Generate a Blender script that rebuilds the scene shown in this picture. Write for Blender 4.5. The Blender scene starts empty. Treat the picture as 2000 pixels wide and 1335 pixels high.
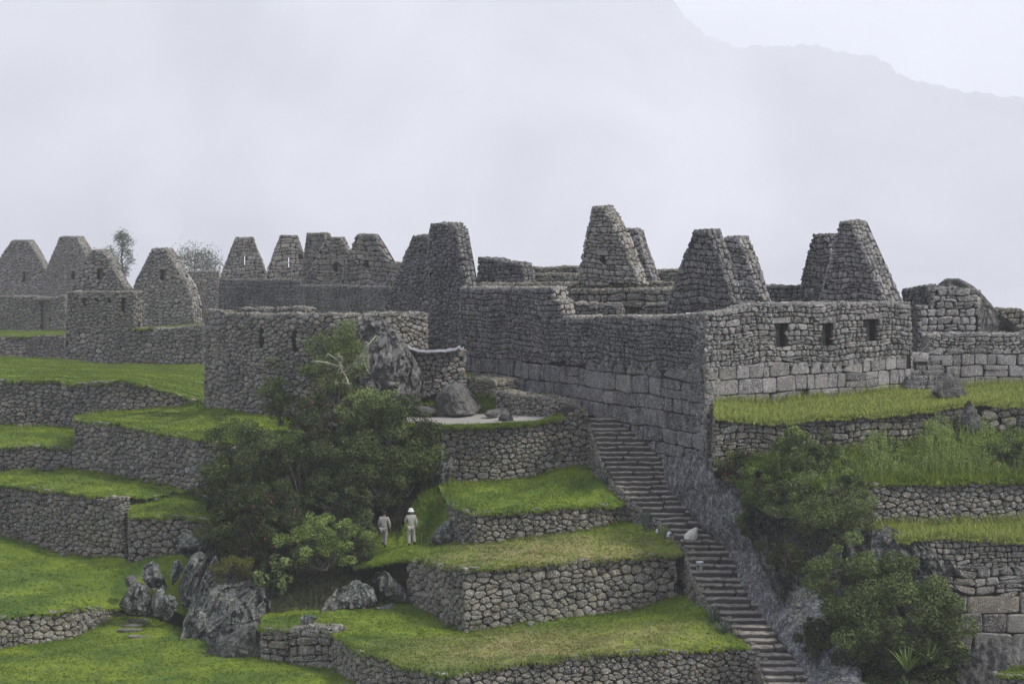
import bpy, math, random
import numpy as np
from mathutils import Vector, Matrix
from mathutils.bvhtree import BVHTree

scene = bpy.context.scene
col = scene.collection
R = math.radians

# ------------------------------------------------------------------ camera
FPX = 4705.0                       # focal length in pixels of the 2000 px wide photograph
HORIZON = 350.0
PITCH = math.atan((667.5 - HORIZON) / FPX)
cam_data = bpy.data.cameras.new('camera')
cam_data.sensor_width = 36.0
cam_data.lens = 36.0 * FPX / 2000.0
cam_data.clip_start = 0.5
cam_data.clip_end = 40000.0
cam = bpy.data.objects.new('camera', cam_data)
cam.location = (0, 0, 0)
cam.rotation_euler = (math.pi / 2 - PITCH, 0, 0)
col.objects.link(cam)
scene.camera = cam

# ------------------------------------------------------------------ sky, sun, exposure
CLOUD_DARK, CLOUD_BRIGHT = (0.39, 0.41, 0.50), (0.88, 0.93, 1.07)
SUN_AZ, SUN_EL = 110.0, 48.0        # degrees clockwise from the view direction, and above the horizon
world = bpy.data.worlds.new('World')
scene.world = world
world.use_nodes = True
wn = world.node_tree
bg = wn.nodes['Background']
sky = wn.nodes.new('ShaderNodeTexSky')
sky.sky_type = 'NISHITA'
sky.sun_disc = False
sky.sun_elevation = R(SUN_EL)
sky.sun_rotation = R(SUN_AZ)
sky.altitude = 2400
sky.air_density = 1.0
sky.dust_density = 6.0
sky.ozone_density = 1.0
# broken overcast over the blue: a cloud layer mixed into the sky by direction
def wnode(t, **k):
    x = wn.nodes.new(t)
    for a_, b_ in k.items(): setattr(x, a_, b_)
    return x
wc = wnode('ShaderNodeTexCoord'); wmap = wnode('ShaderNodeMapping'); wmap.inputs['Scale'].default_value = (1.0, 1.0, 2.2)
wn.links.new(wc.outputs['Generated'], wmap.inputs['Vector'])
n1 = wnode('ShaderNodeTexNoise'); n1.inputs['Scale'].default_value = 9.0; n1.inputs['Detail'].default_value = 3.5; n1.inputs['Roughness'].default_value = 0.45; n1.inputs['Distortion'].default_value = 0.4
wn.links.new(wmap.outputs[0], n1.inputs['Vector'])
cr = wnode('ShaderNodeValToRGB'); cr.color_ramp.elements[0].position = 0.32; cr.color_ramp.elements[1].position = 0.68
cr.color_ramp.elements[0].color = (*CLOUD_DARK, 1); cr.color_ramp.elements[1].color = (*CLOUD_BRIGHT, 1)
wn.links.new(n1.outputs['Fac'], cr.inputs['Fac'])
wsep = wnode('ShaderNodeSeparateXYZ'); wn.links.new(wc.outputs['Generated'], wsep.inputs[0])
wz = wnode('ShaderNodeMapRange'); wz.inputs['From Min'].default_value = 0.05; wz.inputs['From Max'].default_value = 1.0   # overcast sky: brighter overhead
wz.inputs['To Min'].default_value = 9.8; wz.inputs['To Max'].default_value = 12.6
wn.links.new(wsep.outputs['Z'], wz.inputs['Value'])
vm = wnode('ShaderNodeVectorMath', operation='SCALE'); wn.links.new(wz.outputs[0], vm.inputs['Scale'])
wn.links.new(cr.outputs['Color'], vm.inputs[0])
wmix = wnode('ShaderNodeMix', data_type='RGBA'); wmix.inputs[0].default_value = 0.88
wn.links.new(sky.outputs[0], wmix.inputs[6]); wn.links.new(vm.outputs[0], wmix.inputs[7])
wn.links.new(wmix.outputs[2], bg.inputs[0])
bg.inputs[1].default_value = 0.10
sun_data = bpy.data.lights.new('sun', 'SUN')
sun_data.energy = 3.0
sun_data.angle = R(8)
sun_data.color = (1.0, 0.95, 0.88)
sun = bpy.data.objects.new('sun', sun_data)
sv = Vector((math.cos(R(SUN_EL)) * math.sin(R(SUN_AZ)), math.cos(R(SUN_EL)) * math.cos(R(SUN_AZ)), math.sin(R(SUN_EL))))
sun.rotation_euler = sv.to_track_quat('Z', 'Y').to_euler()
sun.location = sv * 300
col.objects.link(sun)
scene.view_settings.view_transform = 'Standard'
scene.view_settings.look = 'None'
scene.view_settings.exposure = 0.35
scene.view_settings.gamma = 1.0
scene.render.engine = 'CYCLES'
scene.cycles.volume_bounces = 3
scene.cycles.max_bounces = 8
scene.cycles.diffuse_bounces = 3
scene.cycles.transparent_max_bounces = 8
HAZE_DENSITY = 0.00034

# ------------------------------------------------------------------ photograph pixel + own distance -> world point
COSP, SINP = math.cos(PITCH), math.sin(PITCH)
def ray(px, py):
    up = 667.5 - py
    return np.array([px - 1000.0, FPX * COSP + up * SINP, up * COSP - FPX * SINP])
def P(px, py, d):
    if 139.0 < d < 400.0 and px < 810: d = 139.0 + (d - 139.0) * 4.6      # the left part of the town lies well behind the terraces
    r = ray(px, py)
    return r * (d / r[1])

# ------------------------------------------------------------------ mesh collector
class MB:
    def __init__(s):
        s.v = []; s.n = 0; s.f = []; s.m = []; s.c = []
    def add(s, verts, faces, mat=0, color=(0.5, 0.5, 0.5)):
        verts = np.asarray(verts, dtype=np.float64).reshape(-1, 3)
        faces = np.asarray(faces, dtype=np.int64)
        s.v.append(verts)
        s.f.append(faces + s.n)
        s.m.append(np.full(len(faces), mat, dtype=np.int32))
        c = np.asarray(color, dtype=np.float64)
        if c.ndim == 1: c = np.tile(c, (len(verts), 1))
        s.c.append(c)
        s.n += len(verts)
    def faces_for_last(s, faces, mat=0):
        faces = np.asarray(faces, dtype=np.int64)
        s.f.append(faces + s.n - len(s.v[-1])); s.m.append(np.full(len(faces), mat, dtype=np.int32))
    def build(s, name, mats, parent=None, origin=None, smooth=True):
        V = np.concatenate(s.v)
        C = np.concatenate(s.c)
        if parent is not None:
            org = np.array(parent_loc(parent))
        elif origin is not None:
            org = np.array(origin, dtype=float)
        else:
            lo, hi = V.min(0), V.max(0)
            org = np.array([(lo[0] + hi[0]) / 2, (lo[1] + hi[1]) / 2, lo[2]])
        V = V - org
        me = bpy.data.meshes.new(name)
        loops = np.concatenate([f.ravel() for f in s.f])
        tot = np.concatenate([np.full(len(f), f.shape[1]) for f in s.f])
        me.vertices.add(len(V)); me.vertices.foreach_set('co', V.ravel().astype(np.float32))
        me.loops.add(len(loops)); me.loops.foreach_set('vertex_index', loops.astype(np.int32))
        me.polygons.add(len(tot))
        me.polygons.foreach_set('loop_start', (np.cumsum(tot) - tot).astype(np.int32))
        me.polygons.foreach_set('loop_total', tot.astype(np.int32))
        me.polygons.foreach_set('material_index', np.concatenate(s.m))
        me.polygons.foreach_set('use_smooth', np.full(len(tot), smooth))
        ca = me.color_attributes.new('tint', 'FLOAT_COLOR', 'POINT')
        ca.data.foreach_set('color', np.concatenate([C, np.ones((len(C), 1))], 1).ravel().astype(np.float32))
        me.update(calc_edges=True)
        for m in (mats if isinstance(mats, (list, tuple)) else [mats]): me.materials.append(m)
        o = bpy.data.objects.new(name, me)
        col.objects.link(o)
        if parent is not None: o.parent = parent
        else: o.location = org
        return o
    def box(s, c, size, mat=0, color=(.5, .5, .5), rot=0.0, jit=0.0, rng=None):
        sx, sy, sz = [x / 2 for x in size]
        v = np.array([[x, y, z] for z in (-sz, sz) for y in (-sy, sy) for x in (-sx, sx)], dtype=float)
        if jit: v += rng.uniform(-jit, jit, v.shape)
        cr, sr = math.cos(rot), math.sin(rot)
        v = np.stack([v[:, 0] * cr - v[:, 1] * sr, v[:, 0] * sr + v[:, 1] * cr, v[:, 2]], 1) + np.array(c)
        s.add(v, [[0, 2, 3, 1], [4, 5, 7, 6], [0, 1, 5, 4], [2, 6, 7, 3], [0, 4, 6, 2], [1, 3, 7, 5]], mat, color)
    def tube(s, pts, radii, sides=6, mat=0, color=(.5, .5, .5)):
        pts = np.asarray(pts, dtype=float); n = len(pts)
        V = []
        for i in range(n):
            t = pts[min(i + 1, n - 1)] - pts[max(i - 1, 0)]
            t = t / (np.linalg.norm(t) + 1e-9)
            a = np.cross(t, [0.31, 0.17, 0.93] if abs(t[2]) < 0.9 else [1, 0, 0]); a /= np.linalg.norm(a)
            b = np.cross(t, a)
            for k in range(sides):
                an = 2 * math.pi * k / sides
                V.append(pts[i] + radii[i] * (math.cos(an) * a + math.sin(an) * b))
        F = [[i * sides + k, i * sides + (k + 1) % sides, (i + 1) * sides + (k + 1) % sides, (i + 1) * sides + k]
             for i in range(n - 1) for k in range(sides)]
        s.add(V, F, mat, color)

def parent_loc(o):
    l = Vector((0, 0, 0))
    while o is not None:
        l = l + o.location; o = o.parent
    return l
def tag(o, label, cat, group=None, kind=None):
    if label: o['label'] = label
    if cat: o['category'] = cat
    if group: o['group'] = group
    if kind: o['kind'] = kind
    return o
def structure(o):
    o['kind'] = 'structure'; return o
def thing(name, loc, label, cat, group=None):
    o = bpy.data.objects.new(name, None)
    o.empty_display_size = 0.5
    o.location = tuple(loc); col.objects.link(o)
    return tag(o, label, cat, group)

# ------------------------------------------------------------------ node materials
class NT:
    def __init__(s, name):
        s.m = bpy.data.materials.new(name); s.m.use_nodes = True
        s.t = s.m.node_tree; s.b = s.t.nodes['Principled BSDF']
        s.b.inputs['Roughness'].default_value = 0.92
        s.b.inputs['Specular IOR Level'].default_value = 0.25
        s.co = s.t.nodes.new('ShaderNodeTexCoord').outputs['Object']
    def n(s, t, **k):
        x = s.t.nodes.new(t)
        for a, b in k.items(): setattr(x, a, b)
        return x
    def link(s, a, b): s.t.links.new(a, b)
    def noise(s, scale, detail=4, rough=0.6, vec=None, dist=0.0):
        x = s.n('ShaderNodeTexNoise'); x.inputs['Scale'].default_value = scale
        x.inputs['Detail'].default_value = detail; x.inputs['Roughness'].default_value = rough
        x.inputs['Distortion'].default_value = dist
        s.link(vec or s.co, x.inputs['Vector']); return x.outputs['Fac']
    def vor(s, scale, feat='F1'):
        x = s.n('ShaderNodeTexVoronoi', feature=feat); x.inputs['Scale'].default_value = scale
        s.link(s.co, x.inputs['Vector']); return x.outputs['Distance']
    def ramp(s, fac, stops):
        x = s.n('ShaderNodeValToRGB'); e = x.color_ramp.elements
        while len(e) < len(stops): e.new(0.5)
        for q, (p, c) in zip(e, stops):
            q.position = p; q.color = (c, c, c, 1) if isinstance(c, (int, float)) else (*c, 1)
        s.link(fac, x.inputs['Fac']); return x.outputs['Color']
    def mix(s, fac, a, b, mode='MIX'):
        x = s.n('ShaderNodeMix', data_type='RGBA', blend_type=mode)
        for sock, v in ((x.inputs[0], fac), (x.inputs[6], a), (x.inputs[7], b)):
            if isinstance(v, (int, float)): sock.default_value = v
            elif isinstance(v, tuple): sock.default_value = (*v, 1)
            else: s.link(v, sock)
        return x.outputs[2]
    def math(s, op, a, b=0.0, c=0.0):
        x = s.n('ShaderNodeMath', operation=op)
        for i, v in enumerate((a, b, c)):
            if isinstance(v, (int, float)): x.inputs[i].default_value = v
            else: s.link(v, x.inputs[i])
        return x.outputs[0]
    def tint(s):
        x = s.n('ShaderNodeAttribute', attribute_name='tint')
        y = s.n('ShaderNodeSeparateColor'); s.link(x.outputs['Color'], y.inputs[0])
        return y.outputs[0], y.outputs[1], y.outputs[2]
    def up(s):
        g = s.n('ShaderNodeNewGeometry'); y = s.n('ShaderNodeSeparateXYZ')
        s.link(g.outputs['Normal'], y.inputs[0]); return y.outputs[2]
    def bump(s, h, strength, dist):
        x = s.n('ShaderNodeBump'); x.inputs['Strength'].default_value = strength; x.inputs['Distance'].default_value = dist
        s.link(h, x.inputs['Height']); s.link(x.outputs[0], s.b.inputs['Normal'])
    def color(s, c): s.link(c, s.b.inputs['Base Color'])

def stone_mat(name, dark, light, *, streak=0.0, warm=(0.27, 0.22, 0.15), lichen=0.5, moss=0.5, stain=0.5, warmth=0.7):
    t = NT(name)
    r, g, b = t.tint()
    fine = t.noise(8, 8, 0.8)
    v = t.math('ADD', t.math('MULTIPLY', r, 0.75), t.math('MULTIPLY', t.math('SUBTRACT', fine, 0.5), 3.2))
    v = t.math('ADD', v, 0.06)
    c = t.mix(v, dark, light)
    t.t.nodes[-1].clamp_factor = True
    c = t.mix(t.math('MULTIPLY', g, warmth), c, warm)
    # big damp stains that run over many stones
    st = t.noise(0.35, 4, 0.6)
    c = t.mix(t.math('MULTIPLY', t.ramp(st, [(0.38, 1.0), (0.58, 0.0)]), stain), c, (0.018, 0.018, 0.022))
    # pale lichen flecks and blots
    sp = t.noise(22, 3, 0.55)
    sp2 = t.noise(3.0, 3, 0.6)
    l1 = t.ramp(t.math('ADD', sp, t.math('MULTIPLY', sp2, 0.25)), [(0.69, 0.0), (0.74, 1.0)])
    c = t.mix(t.math('MULTIPLY', l1, min(1.0, lichen * 1.4)), c, (0.50, 0.50, 0.47))
    l2 = t.ramp(t.math('ADD', t.noise(2.2, 4, 0.7), t.math('MULTIPLY', b, 0.22)), [(0.68, 0.0), (0.76, 1.0)])
    c = t.mix(t.math('MULTIPLY', l2, lichen * 0.55), c, (0.26, 0.27, 0.23))
    if streak:      # pale mineral runs down the masonry
        mp = t.n('ShaderNodeMapping'); mp.inputs['Scale'].default_value = (5.0, 5.0, 0.55); t.link(t.co, mp.inputs['Vector'])
        sn = t.noise(1.0, 6, 0.75, vec=mp.outputs[0])
        c = t.mix(t.math('MULTIPLY', t.ramp(sn, [(0.50, 0.0), (0.68, 1.0)]), streak), c, (0.21, 0.21, 0.23))
        c = t.mix(t.math('MULTIPLY', t.ramp(sn, [(0.30, 1.0), (0.44, 0.0)]), streak), c, (0.012, 0.012, 0.016))
    # moss on upward faces
    mo = t.math('MULTIPLY', t.ramp(t.up(), [(0.25, 0.0), (0.8, 1.0)]), t.ramp(t.noise(1.3, 4, 0.7), [(0.42, 0.0), (0.62, 1.0)]))
    c = t.mix(t.math('MULTIPLY', mo, moss), c, (0.09, 0.095, 0.03))
    t.color(c)
    h = t.math('ADD', fine, t.math('MULTIPLY', t.noise(34, 4, 0.6), 0.5))
    t.bump(h, 0.8, 0.04)
    return t.m

M = {}
M['stone'] = stone_mat('fieldstone', (0.026, 0.025, 0.026), (0.33, 0.315, 0.30), lichen=0.55, moss=0.5, stain=0.45)
M['stone_brown'] = stone_mat('mossy_fieldstone', (0.020, 0.019, 0.017), (0.29, 0.275, 0.24), lichen=0.6, moss=0.8, stain=0.5)
M['stone_dark'] = stone_mat('dark_masonry', (0.016, 0.016, 0.020), (0.165, 0.158, 0.165), lichen=0.6, moss=0.25, stain=0.85, warmth=0.25, streak=0.6)  # lower tone with heavier dark blotches and pale streaks
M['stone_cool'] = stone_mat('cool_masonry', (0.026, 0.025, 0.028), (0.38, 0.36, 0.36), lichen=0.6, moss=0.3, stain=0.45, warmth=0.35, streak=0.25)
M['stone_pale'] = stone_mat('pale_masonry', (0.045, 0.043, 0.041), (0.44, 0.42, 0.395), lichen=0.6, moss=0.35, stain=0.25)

def simple(name, c, rough=0.9, noise=0.0, scale=6.0, dark=None):
    t = NT(name)
    t.b.inputs['Roughness'].default_value = rough
    if noise:
        t.color(t.mix(t.ramp(t.noise(scale, 4, 0.65), [(0.3, 0.0), (0.7, 1.0)]), dark or tuple(x * (1 - noise) for x in c), c))
    else:
        t.b.inputs['Base Color'].default_value = (*c, 1)
    return t.m
M['core'] = simple('packed_earth_joints', (0.022, 0.020, 0.017), 1.0, 0.5, 5)

def granite_mat(name, dark, mid, pale, amt=0.5, streak=False):
    t = NT(name)
    t1 = t.noise(1.1, 6, 0.72, dist=0.6)
    c = t.mix(t.ramp(t1, [(0.36, 0.0), (0.60, 1.0)]), dark, mid)
    c = t.mix(t.math('MULTIPLY', t.ramp(t.noise(3.2, 8, 0.82), [(0.50, 0.0), (0.60, 1.0)]), amt), c, pale)
    c = t.mix(t.ramp(t.noise(11, 8, 0.85), [(0.53, 0.0), (0.60, amt)]), c, tuple(min(0.5, 1.3 * q) for q in pale))
    c = t.mix(t.ramp(t.noise(8, 8, 0.85, dist=0.3), [(0.40, 0.8), (0.47, 0.0)]), c, tuple(q * 0.6 for q in dark))
    mo = t.math('MULTIPLY', t.ramp(t.up(), [(0.3, 0.0), (0.85, 1.0)]), t.ramp(t.noise(1.6, 4, 0.7), [(0.50, 0.0), (0.64, 1.0)]))
    c = t.mix(t.math('MULTIPLY', mo, 0.7), c, (0.06, 0.07, 0.025))
    t.color(c)
    t.bump(t.math('ADD', t.noise(5, 8, 0.75), t.math('MULTIPLY', t.vor(3.5), 0.3)), 0.9, 0.12)
    return t.m
M['granite'] = granite_mat('grey_granite', (0.030, 0.029, 0.030), (0.14, 0.135, 0.13), (0.28, 0.28, 0.25), 0.5)
M['granite_out'] = granite_mat('pale_weathered_granite', (0.035, 0.034, 0.036), (0.17, 0.165, 0.16), (0.34, 0.34, 0.31), 0.6)
M['granite_dark'] = granite_mat('dark_mossy_rock', (0.018, 0.018, 0.018), (0.06, 0.06, 0.058), (0.30, 0.32, 0.28), 0.7)
M['granite_violet'] = granite_mat('violet_grey_rock_face', (0.022, 0.020, 0.026), (0.105, 0.100, 0.120), (0.33, 0.35, 0.33), 0.85)
M['granite_lichen'] = granite_mat('lichen_covered_rock', (0.018, 0.019, 0.021), (0.085, 0.088, 0.085), (0.34, 0.36, 0.31), 0.85)

def grass_mat():
    t = NT('grass_green')
    r, g, b = t.tint()           # r: per blade value, g: dry amount
    big = t.noise(0.30, 5, 0.65, dist=0.5)
    c = t.mix(t.ramp(big, [(0.38, 0.0), (0.62, 1.0)]), (0.056, 0.105, 0.008), (0.195, 0.255, 0.018))
    c = t.mix(t.ramp(t.noise(2.2, 5, 0.7), [(0.35, 0.0), (0.7, 0.75)]), c, (0.048, 0.095, 0.010))
    dry = t.math('MULTIPLY', g, t.ramp(t.noise(1.3, 5, 0.75), [(0.36, 0.15), (0.60, 1.0)]))
    c = t.mix(dry, c, (0.27, 0.225, 0.105))
    c = t.mix(t.math('MULTIPLY', r, 0.6), c, (0.235, 0.30, 0.04))
    t.color(c)
    t.b.inputs['Roughness'].default_value = 0.85
    t.bump(t.noise(26, 4, 0.7), 0.9, 0.06)
    return t.m
M['grass'] = grass_mat()
def tall_grass_mat():
    t = NT('tall_yellow_grass')
    r, g, b = t.tint()
    c = t.mix(t.ramp(t.noise(0.7, 5, 0.65), [(0.35, 0.0), (0.65, 1.0)]), (0.12, 0.18, 0.025), (0.24, 0.265, 0.05))
    c = t.mix(t.math('MULTIPLY', t.ramp(t.noise(1.9, 4, 0.7), [(0.52, 0.0), (0.68, 1.0)]), g), c, (0.26, 0.16, 0.06))
    c = t.mix(t.math('MULTIPLY', r, 0.65), c, (0.35, 0.40, 0.10))
    t.color(c); t.b.inputs['Roughness'].default_value = 0.85
    t.bump(t.noise(26, 4, 0.7), 0.9, 0.06)
    return t.m
M['grass_tall'] = tall_grass_mat()
M['soil'] = simple('dark_soil', (0.040, 0.036, 0.022), 1.0, 0.6, 1.2, (0.016, 0.022, 0.009))

def leaf_mat(name, a, b, flower=None):
    t = NT(name)
    r, g, bb = t.tint()
    c = t.mix(r, a, b)
    if flower: c = t.mix(t.ramp(g, [(0.965, 0.0), (0.97, 1.0)]), c, flower)
    t.color(c)
    t.b.inputs['Roughness'].default_value = 0.8; t.b.inputs['Specular IOR Level'].default_value = 0.12
    tr = t.n('ShaderNodeBsdfTranslucent'); t.link(c, tr.inputs[0])
    mx = t.n('ShaderNodeMixShader'); mx.inputs[0].default_value = 0.15
    t.link(t.b.outputs[0], mx.inputs[1]); t.link(tr.outputs[0], mx.inputs[2])
    t.link(mx.outputs[0], t.t.nodes['Material Output'].inputs['Surface'])
    return t.m
M['leaf_dark'] = leaf_mat('dark_green_leaves', (0.010, 0.018, 0.006), (0.15, 0.195, 0.065))
M['leaf_mid'] = leaf_mat('grey_green_leaves', (0.020, 0.034, 0.011), (0.25, 0.31, 0.11))
M['leaf_light'] = leaf_mat('yellow_green_leaves', (0.060, 0.100, 0.020), (0.30, 0.38, 0.11))
M['leaf_olive'] = leaf_mat('olive_moss_leaves', (0.030, 0.038, 0.010), (0.150, 0.150, 0.035))
M['leaf_red'] = leaf_mat('reddish_leaves', (0.010, 0.020, 0.007), (0.11, 0.15, 0.055), (0.50, 0.10, 0.15))
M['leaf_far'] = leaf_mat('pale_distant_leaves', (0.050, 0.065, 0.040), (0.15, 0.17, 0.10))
M['blade_blue'] = leaf_mat('blue_green_sword_leaves', (0.045, 0.070, 0.055), (0.15, 0.19, 0.15))
M['bark'] = simple('grey_bark', (0.16, 0.145, 0.115), 0.95, 0.7, 7)
M['moss_twig'] = simple('pale_hanging_moss', (0.36, 0.38, 0.26), 0.95, 0.4, 9)
M['sand'] = simple('pale_sandy_floor', (0.30, 0.285, 0.26), 0.95, 0.25, 1.5)

# ------------------------------------------------------------------ stones
def ring_merge_grid(s0, s1, v0, v1, w, h, jit, big, rng):
    nc = int(math.ceil((s1 - s0) / w)) + 5; nr = int(math.ceil((v1 - v0) / h)) + 5
    I, J = np.meshgrid(np.arange(nr), np.arange(nc), indexing='ij')
    X = s0 + (J - 2 + 0.5 * (I % 2)) * w + rng.uniform(-jit, jit, I.shape) * w
    Y = v0 + (I - 1.5) * h + rng.uniform(-jit, jit, I.shape) * h
    alive = np.ones(I.shape, bool)
    for i in range(0, nr - 2):
        for j in range(0, nc - 2):
            if rng.random() < big and alive[i:i + 2, j:j + 2].all():
                k = rng.integers(0, 4)
                if k == 0: cells = [(i, j), (i, j + 1)]
                elif k == 1: cells = [(i, j), (i, j + 1), (i + 1, j)]
                elif k == 2: cells = [(i, j), (i, j + 1), (i + 1, j), (i + 1, j + 1)]
                elif j + 2 < nc and alive[i, j + 2] and alive[i + 1, j + 2]: cells = [(i, j), (i, j + 1), (i, j + 2), (i + 1, j), (i + 1, j + 1), (i + 1, j + 2)]
                else: continue
                xs = np.mean([X[c] for c in cells]); ys = np.mean([Y[c] for c in cells])
                for c in cells: alive[c] = False
                alive[i, j] = True; X[i, j] = xs; Y[i, j] = ys
    X = np.where(alive, X, np.nan); Y = np.where(alive, Y, np.nan)
    K = 10
    th = np.linspace(0, 2 * math.pi, K, endpoint=False)
    th = th[None, :] + rng.uniform(0, 0.5, (nr * nc, 1))
    asp = w / h
    Yq = Y * asp
    pad = 3
    XP = np.pad(X, pad, constant_values=np.nan); YP = np.pad(Yq, pad, constant_values=np.nan)
    cx, cy = X.ravel(), Yq.ravel()
    rad = np.full((nr * nc, K), 1.7 * w)
    cth, sth = np.cos(th), np.sin(th)
    for di in range(-3, 4):
        for dj in range(-3, 4):
            if di == 0 and dj == 0: continue
            nx = XP[pad + di:pad + di + nr, pad + dj:pad + dj + nc].ravel() - cx
            ny = YP[pad + di:pad + di + nr, pad + dj:pad + dj + nc].ravel() - cy
            L2 = nx * nx + ny * ny
            dot = nx[:, None] * cth + ny[:, None] * sth
            with np.errstate(divide='ignore', invalid='ignore'):
                r = np.where(dot > 1e-6, (L2[:, None] / 2) / dot, 1e9)
            r = np.where(np.isnan(r), 1e9, r)
            rad = np.minimum(rad, r)
    ok = alive.ravel()
    C = np.stack([X.ravel(), Y.ravel()], 1)[ok]
    pts = np.stack([cx[:, None] + rad * cth, (cy[:, None] + rad * sth) / asp], 2)[ok]
    ctr = pts.mean(1)
    return ctr, pts

def course_cells(s0, s1, v0, v1, w, h, rng, p=3.5, wave=0.12, rowvar=0.28, wvar=0.35, split=0.10, skew=0.07):
    K = 12
    th = (np.arange(K) + 0.5) / K * 2 * math.pi
    e = 2.0 / p
    ux = np.sign(np.cos(th)) * np.abs(np.cos(th)) ** e; uy = np.sign(np.sin(th)) * np.abs(np.sin(th)) ** e
    C, Q = [], []
    v = v0 - rng.uniform(0, h * 0.5)
    ph = rng.uniform(0, 9); row = 0
    while v < v1:
        hr = h * rng.uniform(1 - rowvar, 1 + rowvar)
        x = s0 - rng.uniform(0, w)
        while x < s1:
            ww = w * math.exp(rng.normal(0, wvar)); ww = max(ww, 0.4 * w)
            parts = [(x + ww / 2, v + hr / 2, ww, hr)]
            if rng.random() < split:
                f = rng.uniform(0.35, 0.65)
                parts = [(x + ww / 2, v + hr * f / 2, ww, hr * f), (x + ww / 2, v + hr * (1 + f) / 2, ww, hr * (1 - f))]
            for (a, b, c, d) in parts:
                C.append((a, b)); Q.append((c, d))
            x += ww
        v += hr; row += 1
    C = np.array(C); Q = np.array(Q); n = len(C)
    k = rng.uniform(-skew, skew, (n, 4))
    ox = ux[None] * Q[:, :1] / 2; oy = uy[None] * Q[:, 1:] / 2
    ox2 = ox * (1 + k[:, :1] * np.sign(uy)[None]) + k[:, 1:2] * oy
    oy2 = oy * (1 + k[:, 2:3] * np.sign(ux)[None]) + k[:, 3:4] * ox
    pts = np.stack([C[:, :1] + ox2, C[:, 1:] + oy2], 2)
    def wv(x, y): return wave * h * (np.sin(x * 0.9 + ph + y * 0.4) + 0.6 * np.sin(x * 2.3 + y * 1.1 + 2 * ph))
    pts[..., 1] += wv(pts[..., 0], pts[..., 1]); C[:, 1] += wv(C[:, 0], C[:, 1])
    return C, pts

STYLES = {
    # kind, w, h, jitter, big, gap, bulge, (course kwargs)
    'field': dict(k='v', w=0.26, h=0.175, jit=0.44, big=0.30, gap=0.007, bulge=0.045),
    'field_small': dict(k='v', w=0.23, h=0.165, jit=0.44, big=0.24, gap=0.007, bulge=0.04),
    'field_big': dict(k='v', w=0.29, h=0.20, jit=0.46, big=0.42, gap=0.008, bulge=0.055),
    'field_far': dict(k='v', w=0.34, h=0.24, jit=0.44, big=0.20, gap=0.016, bulge=0.055),
    'course': dict(k='c', w=0.34, h=0.25, gap=0.012, bulge=0.045, kw=dict(p=4.2, wave=0.26, rowvar=0.35, split=0.22, skew=0.14, wvar=0.4)),
    'course_big': dict(k='c', w=0.46, h=0.31, gap=0.012, bulge=0.05, kw=dict(p=5.0, wave=0.2, rowvar=0.32, split=0.18, skew=0.12, wvar=0.4)),
    'ashlar': dict(k='c', w=0.95, h=0.72, gap=0.006, bulge=0.035, kw=dict(p=9.0, wave=0.05, rowvar=0.28, wvar=0.42, split=0.10, skew=0.06)),
    'ashlar_small': dict(k='c', w=0.60, h=0.45, gap=0.007, bulge=0.03, kw=dict(p=8.0, wave=0.06, rowvar=0.2, wvar=0.3, split=0.08, skew=0.04)),
    'edge': dict(k='c', w=0.32, h=0.30, gap=0.010, bulge=0.035, kw=dict(p=5.5, wave=0.0, rowvar=0.05, split=0.0)),
}

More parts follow.
